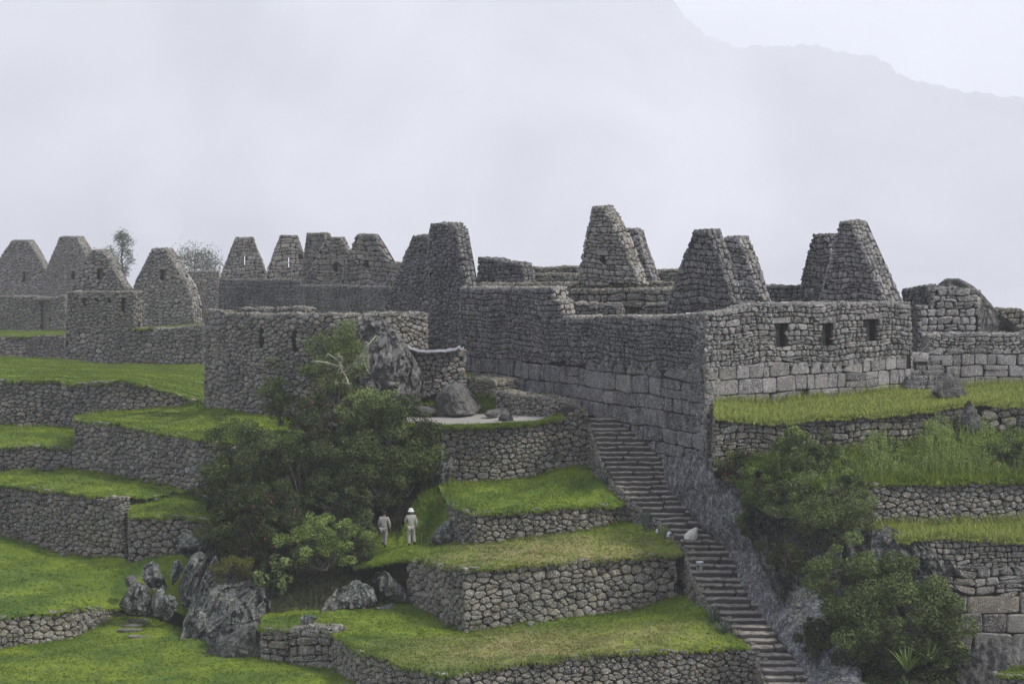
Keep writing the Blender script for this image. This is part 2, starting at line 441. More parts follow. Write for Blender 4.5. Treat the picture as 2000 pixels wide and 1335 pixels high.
def stone_patch(mb, s0, s1, v0, v1, mapfn, inside, style, rng, mat=0, tone=0.5, spread=0.28, push=None, scale=1.0, rough=1.0):
    """Individual stones over the strip s0..s1, v0..v1; INSIDE(s, v) says where the wall is."""
    st = STYLES[style]
    w, h = st['w'] * scale, st['h'] * scale
    if st['k'] == 'v': C, Q = ring_merge_grid(s0, s1, v0, v1, w, h, st['jit'], st['big'], rng)
    else: C, Q = course_cells(s0, s1, v0, v1, w, h, rng, **st['kw'])
    keep = inside(C[:, 0], C[:, 1])
    C, Q = C[keep], Q[keep]
    n = len(C)
    if n == 0: return
    K = Q.shape[1]
    f = np.ones((n, K))
    for _ in range(5):
        T = C[:, None] + (Q - C[:, None]) * f[..., None]
        ok = inside(T[..., 0].ravel(), T[..., 1].ravel()).reshape(n, K)
        f = np.where(ok, f, f * 0.78)
    off = (Q - C[:, None]) * f[..., None]
    L = np.linalg.norm(off, axis=2, keepdims=True)
    off = off * np.clip((L - st['gap']) / (L + 1e-6), 0.3, 1)
    size = L.mean((1, 2))
    prot = rng.normal(0, 0.014 * rough, n)
    tilt = rng.normal(0, 0.07 * rough, (n, 2))
    rings = [(1.0, -0.13), (0.955, -0.010), (0.72, 0.95)] if st['k'] == 'v' or 'ashlar' not in style else [(1.0, -0.10), (0.965, -0.008), (0.86, 0.8)]
    blg = np.minimum(st['bulge'] * rng.uniform(0.6, 1.3, n), size * 0.42)
    S, D = [], []
    for sc, dp in rings:
        o = off * sc
        if dp > 0.5 and 'ashlar' not in style: o = o * rng.uniform(0.70, 1.18, (n, K, 1))
        S.append(C[:, None] + o)
        d = (dp if dp < 0 else blg[:, None] * dp) + prot[:, None] + (o * tilt[:, None]).sum(2)
        if dp > -0.05: d = d + rng.normal(0, (0.004 if 'ashlar' in style else 0.011) * rough, d.shape)
        if dp <= -0.1: d = np.full_like(d, dp)
        D.append(d)
    S = np.concatenate(S + [C[:, None]], 1)
    D = np.concatenate(D + [(blg * 1.08 + prot)[:, None]], 1)
    xyz = mapfn(S[..., 0].ravel(), S[..., 1].ravel(), D.ravel())
    V = 3 * K + 1
    a = np.arange(K); b = (a + 1) % K
    q = np.concatenate([np.stack([a + K * i, b + K * i, b + K * (i + 1), a + K * (i + 1)], 1) for i in (0, 1)])
    tr = np.stack([a + 2 * K, b + 2 * K, np.full(K, 3 * K)], 1)
    base = (np.arange(n) * V)[:, None, None]
    val = np.clip(rng.normal(tone, spread, n), 0.02, 1.0)
    colr = np.stack([val, np.clip(rng.normal(0.35, 0.28, n), 0, 1), rng.random(n)], 1)
    mb.add(xyz, (q[None] + base).reshape(-1, 4), mat, np.repeat(colr, V, 0))
    mb.faces_for_last((tr[None] + base).reshape(-1, 3), mat)

def in_poly(x, y, poly):
    ins = np.zeros(len(x), bool); n = len(poly)
    for i in range(n):
        x1, y1 = poly[i]; x2, y2 = poly[(i + 1) % n]
        c = (y1 > y) != (y2 > y)
        if y1 != y2: ins ^= c & (x < (x2 - x1) * (y - y1) / (y2 - y1) + x1)
    return ins

def clip_poly(poly, nx, ny, c):
    """keep the part with nx*x + ny*y <= c"""
    out = []
    for i in range(len(poly)):
        a, b = poly[i], poly[(i + 1) % len(poly)]
        da, db = nx * a[0] + ny * a[1] - c, nx * b[0] + ny * b[1] - c
        if da <= 0: out.append(a)
        if (da < 0) != (db < 0) and da != db:
            t = da / (da - db); out.append((a[0] + t * (b[0] - a[0]), a[1] + t * (b[1] - a[1])))
    return out

class Plane:
    """vertical plane through two photo points at their distances; 2-D coordinates (s, z)"""
    def __init__(s, x0, d0, x1, d1, y=600):
        a, b = P(x0, y, d0), P(x1, y, d1)
        s.o = np.array([a[0], a[1], 0.0]); t = b - a; t[2] = 0
        s.len = np.linalg.norm(t); s.t = t / s.len
        s.nrm = np.array([s.t[1], -s.t[0], 0.0])          # towards the camera side
    def at(s, px, py):
        r = ray(px, py)
        k = s.o.dot(s.nrm) / r.dot(s.nrm)
        p = r * k
        return ((p - s.o).dot(s.t), p[2])
    def xyz(s, u, z, d):
        u, z, d = np.asarray(u), np.asarray(z), np.asarray(d)
        out = s.o + u[..., None] * s.t + d[..., None] * s.nrm
        out = out + z[..., None] * np.array([0, 0, 1.0])
        return out

def prism_core(mb, pl, poly, thick, mat, inset=0.07):
    poly = [tuple(p) for p in poly]
    n = len(poly)
    if n < 3: return
    f = [pl.xyz(np.array(p[0]), np.array(p[1]), np.array(-inset)) for p in poly]
    b = [pl.xyz(np.array(p[0]), np.array(p[1]), np.array(-thick + inset * 0.3)) for p in poly]
    mb.add(f + b, [list(range(n))], mat, (0.1, 0.5, 0.5))
    mb.faces_for_last([list(range(2 * n - 1, n - 1, -1))], mat)
    mb.faces_for_last([[i, (i + 1) % n, n + (i + 1) % n, n + i] for i in range(n)], mat)

def prism_wall(mb, pl, outline, thick, style, rng, holes=(), zones=None, edges=True, tone=0.5, mat=0, core=1, scale=1.0, back=False, edge_tone=None, edge_mat=None, bottom_ext=0.0, spread=0.28, edge_scale=1.0):
    """outline in photo pixels (clockwise from bottom left); vertical wall in plane PL with individual stones in front and on every edge but the lowest"""
    poly = [pl.at(*p) for p in outline]
    if bottom_ext:
        zm = min(p[1] for p in poly)
        poly = [(p[0], p[1] - bottom_ext) if p[1] < zm + 1.2 else p for p in poly]
    ho = []
    for (x0, y0, x1, y1) in holes:
        a = pl.at(x0, (y0 + y1) / 2)[0]; b = pl.at(x1, (y0 + y1) / 2)[0]
        zt = pl.at((x0 + x1) / 2, y0)[1]; zb = pl.at((x0 + x1) / 2, y1)[1]
        ho.append((a, b, zb, zt))
    xs = [p[0] for p in poly]; zs = [p[1] for p in poly]
    def inside0(x, y):
        m = in_poly(x, y, poly)
        for a, b, c, d in ho: m &= ~((x > a) & (x < b) & (y > c) & (y < d))
        return m
    if zones is None: zones = [(None, style, tone, scale)]
    for zi, (zfn, sty, tn, sc) in enumerate(zones):
        def inside(x, y, zfn=zfn):
            m = inside0(x, y)
            if zfn is not None: m &= zfn(x, y)
            return m
        stone_patch(mb, min(xs), max(xs), min(zs), max(zs), pl.xyz, inside, sty, rng, mat, tn, scale=sc, spread=spread)
        if back and zi == 0:
            stone_patch(mb, min(xs), max(xs), min(zs), max(zs), lambda u, z, d: pl.xyz(u, z, -thick - d), inside, sty, rng, mat, tn, scale=sc)
    # core, cut round the openings
    pieces = [poly]
    for a, b, c, d in ho:
        nxt = []
        for q in pieces:
            nxt.append(clip_poly(q, 1, 0, a)); nxt.append(clip_poly(q, -1, 0, -b))
            mid = clip_poly(clip_poly(q, -1, 0, -a), 1, 0, b)
            nxt.append(clip_poly(mid, 0, 1, c)); nxt.append(clip_poly(mid, 0, -1, -d))
        pieces = [q for q in nxt if len(q) >= 3]
    cx, cz = (min(xs) + max(xs)) / 2, (min(zs) + max(zs)) / 2
    hw, hh = (max(xs) - min(xs)) / 2, (max(zs) - min(zs)) / 2
    kx, kz = 1 - 0.06 / max(hw, 0.2), 1 - 0.06 / max(hh, 0.2)
    for q in pieces:
        prism_core(mb, pl, [(cx + (x - cx) * kx, cz + (z - cz) * kz) for x, z in q], thick, core)
    # stones on the edges
    if edges:
        n = len(poly); area = sum(poly[i][0] * poly[(i + 1) % n][1] - poly[(i + 1) % n][0] * poly[i][1] for i in range(n))
        sg = 1 if area > 0 else -1
        zmin = min(zs)
        for i in range(n):
            a, b = np.array(poly[i]), np.array(poly[(i + 1) % n])
            e = b - a; L = np.linalg.norm(e)
            if L < 0.12: continue
            e = e / L
            nn = np.array([e[1], -e[0]]) * sg
            if nn[1] < -0.3: continue
            def mp(u, v, d, a=a, e=e, nn=nn):
                q = a[None] + u[:, None] * e[None] + (d[:, None]) * nn[None]
                return pl.xyz(q[:, 0], q[:, 1], -v)
            def ins(u, v, L=L): return (u > -0.06) & (u < L + 0.06) & (v > -0.02) & (v < thick)
            stone_patch(mb, -0.06, L + 0.06, 0, thick, mp, ins, 'edge', rng, mat if edge_mat is None else edge_mat, (edge_tone if edge_tone is not None else tone), scale=edge_scale, rough=1.3)
    return poly, ho

class Ribbon:
    """wall front following a chain of stations (px, py_top, py_bottom, distance)"""
    def __init__(s, st, ext=0.35):
        T = np.array([P(a[0], a[1], a[3]) for a in st]); B = np.array([P(a[0], a[2], a[3]) for a in st])
        s.X, s.Y, s.zt, s.zb = T[:, 0], T[:, 1], T[:, 2], B[:, 2] - ext
        seg = np.hypot(np.diff(s.X), np.diff(s.Y)); s.S = np.concatenate([[0], np.cumsum(seg)])
        nx, ny = np.diff(s.Y) / seg, -np.diff(s.X) / seg
        nx = np.concatenate([[nx[0]], (nx[:-1] + nx[1:]) / 2, [nx[-1]]]); ny = np.concatenate([[ny[0]], (ny[:-1] + ny[1:]) / 2, [ny[-1]]])
        l = np.hypot(nx, ny); s.nx, s.ny = nx / l, ny / l
        s.L = s.S[-1]
    def top(s, u): return np.interp(u, s.S, s.zt)
    def bot(s, u): return np.interp(u, s.S, s.zb)
    def xyz(s, u, z, d):
        uu = np.clip(u, 0, s.L)
        x = np.interp(uu, s.S, s.X) + d * np.interp(uu, s.S, s.nx)
        y = np.interp(uu, s.S, s.Y) + d * np.interp(uu, s.S, s.ny)
        return np.stack([x, y, z], -1)
    def end_dir(s, i):
        j = 1 if i == 0 else -2; k = 0 if i == 0 else -1
        v = np.array([s.X[k] - s.X[j], s.Y[k] - s.Y[j]]); return v / np.linalg.norm(v)

def ribbon_wall(mb, rb, thick, style, rng, tone=0.5, mat=0, core=1, scale=1.0, zones=None, cap=True, ends=(True, True), top_rag=0.06, spread=0.28):
    ph = rng.uniform(0, 9)
    def rag(u): return top_rag * (np.sin(u * 2.1 + ph) + np.sin(u * 5.3 + 2 * ph)) * 0.5
    def inside0(u, z): return (u > 0) & (u < rb.L) & (z < rb.top(u) + rag(u)) & (z > rb.bot(u))
    for (zfn, sty, tn, sc) in (zones or [(None, style, tone, scale)]):
        ins = inside0 if zfn is None else (lambda u, z, zfn=zfn: inside0(u, z) & zfn(u, z))
        stone_patch(mb, 0, rb.L, rb.zb.min(), rb.zt.max() + 0.1, rb.xyz, ins, sty, rng, mat, tn, scale=sc, spread=spread)
    us = np.unique(np.concatenate([rb.S, np.arange(0, rb.L, 0.8)])); us = np.clip(us, 0.05, rb.L - 0.05)
    n = len(us); zt = rb.top(us) - 0.07; zb = rb.bot(us) - 0.3
    V = np.concatenate([rb.xyz(us, zb, np.full(n, -0.08)), rb.xyz(us, zt, np.full(n, -0.08)), rb.xyz(us, zt, np.full(n, -thick)), rb.xyz(us, zb, np.full(n, -thick))])
    i = np.arange(n - 1)
    F = np.concatenate([np.stack([i + n * k, i + 1 + n * k, i + 1 + n * (k + 1), i + n * (k + 1)], 1) for k in range(3)])
    mb.add(V, F, core, (0.1, 0.5, 0.5))
    mb.faces_for_last([[0, n, 2 * n, 3 * n], [n - 1, 4 * n - 1, 3 * n - 1, 2 * n - 1]], core)
    if cap:
        def mp(u, v, d): return rb.xyz(u, rb.top(u) + rag(u) - 0.03 + d, -v)
        stone_patch(mb, 0, rb.L, 0, thick, mp, lambda u, v: (u > 0) & (u < rb.L) & (v > -0.03) & (v < thick), 'edge', rng, mat, tone, rough=1.3)
    for k, e in enumerate(ends):
        if not e: continue
        u0 = 0.0 if k == 0 else rb.L
        ed = rb.end_dir(0 if k == 0 else -1)
        zt1, zb1 = float(rb.top(u0)), float(rb.bot(u0))
        def mp(a, z, d, u0=u0, ed=ed):
            q = rb.xyz(np.full(len(a), u0), z, -a)
            q[:, 0] += ed[0] * d; q[:, 1] += ed[1] * d
            return q
        stone_patch(mb, 0, thick, zb1, zt1, mp, lambda a, z: (a > -0.02) & (a < thick) & (z > zb1) & (z < zt1), 'course', rng, mat, tone)

# ------------------------------------------------------------------ grass sheets
GROUND_V, GROUND_F = [], []
SHEETS = []
def resample(pts, n):
    pts = np.asarray(pts, dtype=float)
    L = np.concatenate([[0], np.cumsum(np.linalg.norm(np.diff(pts[:, :2], axis=0), axis=1))])
    t = np.linspace(0, L[-1], n)
    return np.stack([np.interp(t, L, pts[:, k]) for k in range(3)], 1)
def sheet(name, rows, mat, rng, bumps=0.05, dry=None, step=0.45, lap_front=0.10, lap_back=0.35, kind_structure=True, sag=0.0, match_x=True):
    """a piece of ground lofted through rows of (px, py, distance), front row first"""
    W = [np.array([P(*q) for q in r]) for r in rows]
    n = max(6, int(max(np.linalg.norm(np.diff(w, axis=0), axis=1).sum() for w in W) / step))
    W = [resample(w, n) for w in W]
    # lap over the wall in front and under the wall behind
    d = W[1] - W[0]; d /= np.linalg.norm(d, axis=1, keepdims=True)
    if lap_front: W[0] = W[0] - d * lap_front
    d = W[-1] - W[-2]; d[:, 2] = 0; d /= (np.linalg.norm(d, axis=1, keepdims=True) + 1e-9)
    if lap_back: W.append(W[-1] + d * lap_back)
    G = [W[0]]
    for a, b in zip(W[:-1], W[1:]):
        m = max(1, int(np.linalg.norm(b - a, axis=1).max() / step))
        for k in range(1, m + 1): G.append(a + (b - a) * k / m)
    G = np.array(G)
    x, y = G[..., 0], G[..., 1]
    ph = rng.uniform(0, 9, 6)
    dz = (np.sin(x * 0.9 + ph[0]) * np.sin(y * 0.8 + ph[1]) + 0.6 * np.sin(x * 2.3 + ph[2] + y) * np.sin(y * 2.0 + ph[3])) * bumps
    G[..., 2] += dz
    if lap_front:
        G[0, :, 1] += rng.normal(0, 0.05, n) + 0.05 * np.sin(np.arange(n) * 1.1 + ph[4]); G[0, :, 2] += rng.normal(-0.03, 0.04, n)
    m, n = G.shape[:2]
    V = G.reshape(-1, 3)
    i, j = np.meshgrid(np.arange(m - 1), np.arange(n - 1), indexing='ij')
    a = (i * n + j).ravel()
    F = np.stack([a, a + 1, a + n + 1, a + n], 1)
    dr = np.zeros(len(V))
    for (px, py, dd, rad, amt) in (dry or []):
        c = P(px, py, dd); q = np.hypot(V[:, 0] - c[0], (V[:, 1] - c[1]) * 1.6) / rad
        dr = np.maximum(dr, amt * np.clip(1.25 - q, 0, 1))
    mb = MB(); mb.add(V, F, 0, np.stack([np.zeros(len(V)), dr, np.zeros(len(V))], 1))
    base = sum(len(v) for v in GROUND_V)
    GROUND_V.append(V); GROUND_F.append(F + base)
    SHEETS.append((name, G, dr.reshape(m, n)))
    o = mb.build(name, mat, origin=(V[:, 0].mean(), V[:, 1].mean(), V[:, 2].min()))
    if kind_structure: structure(o)
    return o, G, dr.reshape(m, n)
BVH = [None, 0]
def ground(px, py, fallback=110.0):
    if BVH[0] is None or BVH[1] != len(GROUND_V):
        V = np.concatenate(GROUND_V); F = np.concatenate(GROUND_F)
        BVH[0] = BVHTree.FromPolygons([tuple(v) for v in V], [tuple(int(k) for k in f) for f in F]); BVH[1] = len(GROUND_V)
    r = Vector(ray(px, py)).normalized()
    h = BVH[0].ray_cast(Vector((0, 0, 0)), r)
    return np.array(h[0]) if h[0] is not None else P(px, py, fallback)

def tufts(mb, G, dr, dens, rng, hmin=0.05, hmax=0.14, width=0.022, front_extra=3.0, tone=0.0, back_extra=1.2, droop=True):
    m, n = G.shape[:2]
    a, b, c, d = G[:-1, :-1], G[:-1, 1:], G[1:, 1:], G[1:, :-1]
    area = np.linalg.norm(np.cross(b - a, d - a), axis=2)
    w = area.copy()
    cnt = rng.poisson(w * dens * np.clip(1 + 0.6 * np.sin(G[:-1, :-1, 0] * 1.7 + G[:-1, :-1, 1] * 0.6) * np.sin(G[:-1, :-1, 1] * 1.9 - G[:-1, :-1, 0] * 0.5), 0.25, 2.2))
    if back_extra: cnt[-2:] += rng.poisson(area[-2:] * dens * back_extra)
    if front_extra: cnt[0] += rng.poisson(area[0] * dens * front_extra)
    idx = np.repeat(np.arange(cnt.size), cnt.ravel()); i, j = idx // (n - 1), idx % (n - 1)
    N = len(idx); u, v = rng.random(N), rng.random(N)
    fr = (i == 0) & (rng.random(N) < 0.5)
    v = np.where(fr, v * 0.15, v)
    p = (a[i, j] * ((1 - u) * (1 - v))[:, None] + b[i, j] * (u * (1 - v))[:, None] + c[i, j] * (u * v)[:, None] + d[i, j] * ((1 - u) * v)[:, None])
    q = dr[i, j]
    nb = 3
    P0 = np.repeat(p, nb, 0); fr = np.repeat(fr, nb); q = np.repeat(q, nb)
    N = len(P0)
    an = rng.uniform(0, 2 * math.pi, N); P0 = P0 + np.stack([rng.normal(0, 0.03, N), rng.normal(0, 0.03, N), np.full(N, -0.01)], 1)
    bk = np.repeat(i >= m - 3, nb)
    h = rng.uniform(hmin, hmax, N) * np.where(bk & (rng.random(N) < 0.4), 2.0, 1.0); ln = rng.uniform(0.2, 0.9, N) * h
    la = rng.uniform(0, 2 * math.pi, N)
    tip = P0 + np.stack([np.cos(la) * ln, np.sin(la) * ln, h], 1)
    if droop:
        k = fr
        tip[k] = P0[k] + np.stack([rng.normal(0, 0.06, k.sum()), -rng.uniform(0.05, 0.16, k.sum()), -rng.uniform(-0.05, 0.16, k.sum())], 1)
    sx = np.stack([np.cos(an), np.sin(an), np.zeros(N)], 1) * width * rng.uniform(0.6, 1.4, N)[:, None]
    V = np.stack([P0 - sx, P0 + sx, tip], 1).reshape(-1, 3)
    F = np.arange(3 * N).reshape(-1, 3)
    cl = np.stack([np.clip(rng.normal(0.35 + tone, 0.25, N), 0, 1), q, rng.random(N)], 1)
    mb.add(V, F, 0, np.repeat(cl, 3, 0))

# ------------------------------------------------------------------ value noise for rocks
def vnoise(p, seed, octaves=4, gain=0.5):
    out = np.zeros(len(p)); amp = 1.0
    for o in range(octaves):
        q = p * (2 ** o) + seed * 7.31 + o * 3.7
        i = np.floor(q).astype(np.int64); f = q - i; f = f * f * (3 - 2 * f)
        def hsh(ix, iy, iz):
            h = (ix * 374761393 + iy * 668265263 + iz * 2147483647 + seed * 1274126177) & 0x7fffffff
            h = ((h ^ (h >> 13)) * 1274126177) & 0x7fffffff
            return ((h ^ (h >> 16)) & 0xffff) / 65535.0 - 0.5
        r = 0
        for a in (0, 1):
            for b in (0, 1):
                for c in (0, 1):
                    w = (f[:, 0] if a else 1 - f[:, 0]) * (f[:, 1] if b else 1 - f[:, 1]) * (f[:, 2] if c else 1 - f[:, 2])
                    r = r + w * hsh(i[:, 0] + a, i[:, 1] + b, i[:, 2] + c)
        out += amp * r; amp *= gain
    return out
def ico(sub):
    import bmesh
    bm = bmesh.new(); bmesh.ops.create_icosphere(bm, subdivisions=sub, radius=1.0)
    V = np.array([v.co[:] for v in bm.verts]); F = np.array([[v.index for v in f.verts] for f in bm.faces]); bm.free()
    return V, F
ICO = {k: ico(k) for k in (2, 3, 4, 5)}
def rock_mesh(mb, c, r, seed, sub=4, cuts=9, rough=0.14, mat=0, flat=0.75, yaw=0.0, shear=0.0):
    V, F = ICO[sub]; V = V.copy()
    rng = np.random.default_rng(seed)
    for _ in range(cuts):
        n = rng.normal(size=3); n /= np.linalg.norm(n); k = rng.uniform(flat - 0.2, flat + 0.15)
        dd = V @ n; ex = np.clip(dd - k, 0, None); V = V - ex[:, None] * n[None] * 0.9
    V = V * (1 + rough * vnoise(V * 1.7, seed, 5, 0.55))[:, None]
    V = V * np.array(r)
    V[:, 0] += shear * V[:, 2]
    ca, sa = math.cos(yaw), math.sin(yaw)
    V = np.stack([V[:, 0] * ca - V[:, 1] * sa, V[:, 0] * sa + V[:, 1] * ca, V[:, 2]], 1) + np.array(c)
    mb.add(V, F, mat)

# ================================================================== SETTING
rng = np.random.default_rng(7)
def Dz(px, py, z):
    r = ray(px, py); return z * r[1] / r[2]

# hillside that carries everything, dropping away into the misty valley behind the ruins
def hill_z(X, Y):
    left = np.interp(Y, [40, 90, 104, 110, 118, 127, 137, 150, 200, 240, 330, 500, 800], [-24, -23, -22.5, -22, -20.5, -17.8, -16.0, -16.2, -17, -18.5, -23, -120, -330])
    mid = np.interp(Y, [40, 90, 98, 104, 110, 116, 122, 150, 200, 240, 320, 500, 800], [-24, -23, -22, -20.8, -19.0, -17.2, -15.2, -15.4, -16.5, -18.5, -23, -120, -330])
    right = np.interp(Y, [40, 90, 95, 99, 104, 110, 122, 150, 200, 240, 320, 500, 800], [-24, -23, -21.5, -19.0, -15.5, -13.5, -13.2, -13.4, -13, -18, -70, -200, -330])
    a = np.clip((X + 10) / 5, 0, 1); b = np.clip((X - 10) / 5, 0, 1)
    z = left * (1 - a) + mid * a
    return z * (1 - b) + right * b
gx = np.concatenate([np.linspace(-900, -80, 14), np.linspace(-75, 75, 61), np.linspace(80, 900, 14)])
gy = np.concatenate([[-30, 0, 30], np.linspace(50, 240, 77), np.linspace(260, 900, 20)])
GXX, GYY = np.meshgrid(gx, gy)
hz = hill_z(GXX, GYY)
hz = hz + np.where(GYY > 240, 12 * np.sin(GXX * 0.013 + 1) * np.sin(GYY * 0.011), 0)
mb = MB(); nn_ = len(gx)
i, j = np.meshgrid(np.arange(len(gy) - 1), np.arange(len(gx) - 1), indexing='ij'); a = (i * nn_ + j).ravel()
mb.add(np.stack([GXX.ravel(), GYY.ravel(), hz.ravel()], 1), np.stack([a, a + 1, a + nn_ + 1, a + nn_], 1), 0)
structure(mb.build('hillside', M['soil'], origin=(0, 120, -20)))

def mountain(name, ridge, d, seed, mat, depth_run=1.1, bumps=3.0):
    W = np.array([P(x, y, dd if dd else d) for x, y, dd in ridge])
    n = 1100; W = resample(W, n)
    kk = np.ones(161) / 161; W[:, 1] = np.convolve(np.pad(W[:, 1], 80, mode='edge'), kk, mode='valid')
    rows = 46; G = np.zeros((rows, n, 3))
    for k in range(rows):
        G[k] = W; drop = (k / (rows - 1)) ** 1.15 * 520 * (d / 1000.0)
        G[k, :, 2] = W[:, 2] - drop; G[k, :, 1] = W[:, 1] - drop * depth_run * 0.55
    V = G.reshape(-1, 3)
    K = d / 1000.0; nz = vnoise(V / (90.0 * K), seed, 5, 0.55)
    V = V + np.stack([0 * nz, -nz * bumps * 4 * K, nz * bumps * 0.6 * K], 1)
    V[:n, 2] += K * (vnoise(V[:n] / (9.0 * K), seed + 3, 3, 0.6) * 3.5 + np.abs(vnoise(V[:n] / (3.2 * K), seed + 9, 2, 0.6)) * 2.5)
    i, j = np.meshgrid(np.arange(rows - 1), np.arange(n - 1), indexing='ij'); a = (i * n + j).ravel()
    mb = MB(); mb.add(V, np.stack([a, a + 1, a + n + 1, a + n], 1), 0)
    return structure(mb.build(name, mat))
_t = NT('mist_mottled_mountain')
_t.color(_t.mix(_t.ramp(_t.noise(0.0011, 5, 0.5, dist=0.8), [(0.38, 0.0), (0.62, 1.0)]), (0.02, 0.03, 0.018), (0.46, 0.47, 0.45)))  # pale patches over the dark forest paint drifting mist into the colour
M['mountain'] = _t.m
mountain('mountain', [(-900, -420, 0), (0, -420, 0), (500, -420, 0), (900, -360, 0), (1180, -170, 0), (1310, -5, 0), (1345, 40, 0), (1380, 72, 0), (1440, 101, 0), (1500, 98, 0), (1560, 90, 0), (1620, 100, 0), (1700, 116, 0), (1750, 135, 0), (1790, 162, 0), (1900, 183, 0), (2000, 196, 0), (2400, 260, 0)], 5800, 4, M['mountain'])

# ------------------------------------------------------------------ lawns on the terraces
ROWS = {}
def lawn(rows, mat=None, dry=None, dens=70, hmin=0.04, hmax=0.10, name='lawn', tall=False, bumps=0.05, front_extra=3.0, label=None, tone=0.0, width=0.022, lap_front=0.10, lap_back=0.35):
    o, G, dr = sheet(name, rows, mat or M['grass'], rng, bumps=bumps, dry=dry, lap_front=lap_front, lap_back=lap_back)
    if dens:
        mb = MB(); tufts(mb, G, dr, dens, rng, hmin, hmax, width, front_extra, tone)
        g = mb.build('grass', mat or M['grass'], origin=(G[..., 0].mean(), G[..., 1].mean(), G[..., 2].min()))
        tag(g, label, 'grass', kind='stuff')
    return o, G, dr

F0 = [(x, 1450, Dz(x, 1450, -21.0)) for x in (-90, 300, 700, 900)]
lawn([F0, [(-90, 1335, Dz(-90, 1335, -20.5)), (300, 1335, Dz(300, 1335, -20.6)), (560, 1335, 97.6), (740, 1350, 96.2)],
      [(-90, 1276, 104), (0, 1268, 104), (144, 1245, 106.4), (213, 1208, 110), (300, 1208, 109.6), (400, 1250, 105.6), (510, 1291, 101.6), (650, 1304, 100.3), (740, 1348, 96.6)]],
     label='short green lawn at the bottom left below the rocks', dens=60, hmax=0.09)
lawn([[(-90, 1209, 104), (0, 1205, 104), (144, 1189, 106.5), (213, 1185, 110), (300, 1190, 110.4), (400, 1196, 109.4)],
      [(-90, 1032, 121.2), (0, 1046, 120), (100, 1075, 118), (179, 1092, 116), (240, 1087, 115), (251, 1101, 114), (308, 1084, 113.6), (420, 1074, 112.8)]],
     label='green lawn sloping up to the tall wall at left', dens=50, hmax=0.09)
lawn([[(250, 1011, 114), (306, 1006, 113.6), (358, 1006, 113.2), (430, 1016, 112.7)], [(244, 977, 117.2), (300, 975, 117), (350, 966, 117), (430, 985, 115.4)]],
     label='small grass ledge beside the dark shrubs at left', dens=60)
lawn([[(-90, 941, 121.3), (0, 946, 120), (120, 958, 117.5), (186, 971, 116), (238, 967, 116.2), (300, 967, 116.8), (352, 956, 117.1), (420, 958, 116.4)],
      [(-90, 920, 127.3), (0, 922, 127.2), (100, 916, 126.7), (144, 915, 124.5), (240, 930, 121.4), (300, 941, 119.4), (400, 963, 116.8), (430, 968, 116)]],
     label='grass strip under the long diagonal terrace wall at left', dens=55)
lawn([[(-90, 876, 128), (0, 874, 128), (60, 868, 127.5), (160, 879, 126.5)], [(-90, 827, 137.2), (0, 829, 137), (144, 837, 136), (170, 834, 136)]],
     label='short grass patch at the left edge of the picture', dens=50)
lawn([[(144, 817, 124.5), (160, 821, 124), (240, 830, 121.5), (300, 843, 119.5), (400, 858, 116.5), (440, 863, 115.5), (560, 872, 113.6)],
      [(150, 812, 130), (210, 806, 134.3), (300, 798, 134.2), (383, 790, 133.8), (395, 796, 128.8), (460, 804, 125), (540, 818, 122), (620, 828, 120.6)]],
     label='bright grass shelf below the big grey wall', dens=55)
lawn([[(-90, 742, 137.5), (0, 742, 137), (110, 744, 136.5), (144, 749, 136), (240, 742, 134.5), (300, 756, 134.3), (383, 780, 134), (400, 784, 134), (600, 800, 134)],
      [(-90, 698, 150), (0, 697, 150), (125, 702, 151.6), (200, 711, 151.2), (300, 713, 150.8), (395, 713, 150), (420, 712, 149.6), (620, 712, 148)]],
     label='wide grass terrace before the far left houses', dens=45)
lawn([[(-90, 657, 158), (60, 656, 158), (128, 655, 158)], [(-90, 645, 167), (60, 645, 167), (128, 645, 167)]], label='narrow grass ledge under the hazy left houses', dens=40)
lawn([[(258, 642, 151), (330, 641, 151), (396, 634, 150.6)], [(258, 638, 156), (330, 637, 156), (396, 630, 156)]], label='grass ledge at the foot of the fourth gable', dens=40)
sheet('ground', [[(x, 350 + 10.4 * FPX / 156, 156) for x in (390, 600, 700, 800)], [(x, 350 + 10.4 * FPX / 215, 215) for x in (200, 600, 700, 800)]], M['soil'], rng)
sheet('ground', [[(x, 350 + 10.3 * FPX / 169, 169) for x in (-90, 100, 250, 390)], [(x, 350 + 10.3 * FPX / 215, 215) for x in (-90, 100, 200, 300)]], M['soil'], rng)

T2 = lawn([[(873, 981, 108.5), (905, 993, 107), (928, 1000, 106.3), (1000, 997, 106.8), (1080, 993, 107.5), (1170, 986, 108.8), (1250, 979, 110)],
           [(850, 938, 114.4), (960, 939, 114), (1050, 929, 114.3), (1095, 913, 114.7), (1150, 914, 114.9), (1180, 912, 113.6), (1212, 945, 111.2)]],
          label='green grass terrace under the curved plaza wall', dens=75, lap_back=0.15, tone=-0.1)
T1 = lawn([[(690, 1106, 108.6), (745, 1098, 107.6), (795, 1091, 106.5), (850, 1099, 103.7), (910, 1108, 101), (1000, 1107, 101.6), (1100, 1095, 102.6), (1200, 1088, 103.6), (1335, 1078, 104.8)],
           [(690, 1052, 112.0), (775, 1040, 111), (850, 1052, 109.3), (905, 1060, 107), (930, 1062, 106.3), (1000, 1053, 106.8), (1080, 1043, 107.5), (1170, 1026, 108.8), (1250, 1008, 110), (1290, 1022, 108)]],
          dry=[(1080, 1078, 104.2, 6.2, 1.0), (900, 1095, 102.6, 3.0, 0.7)], label='grass terrace with a dry patch where the two workers walk', dens=75, lap_back=0.15)
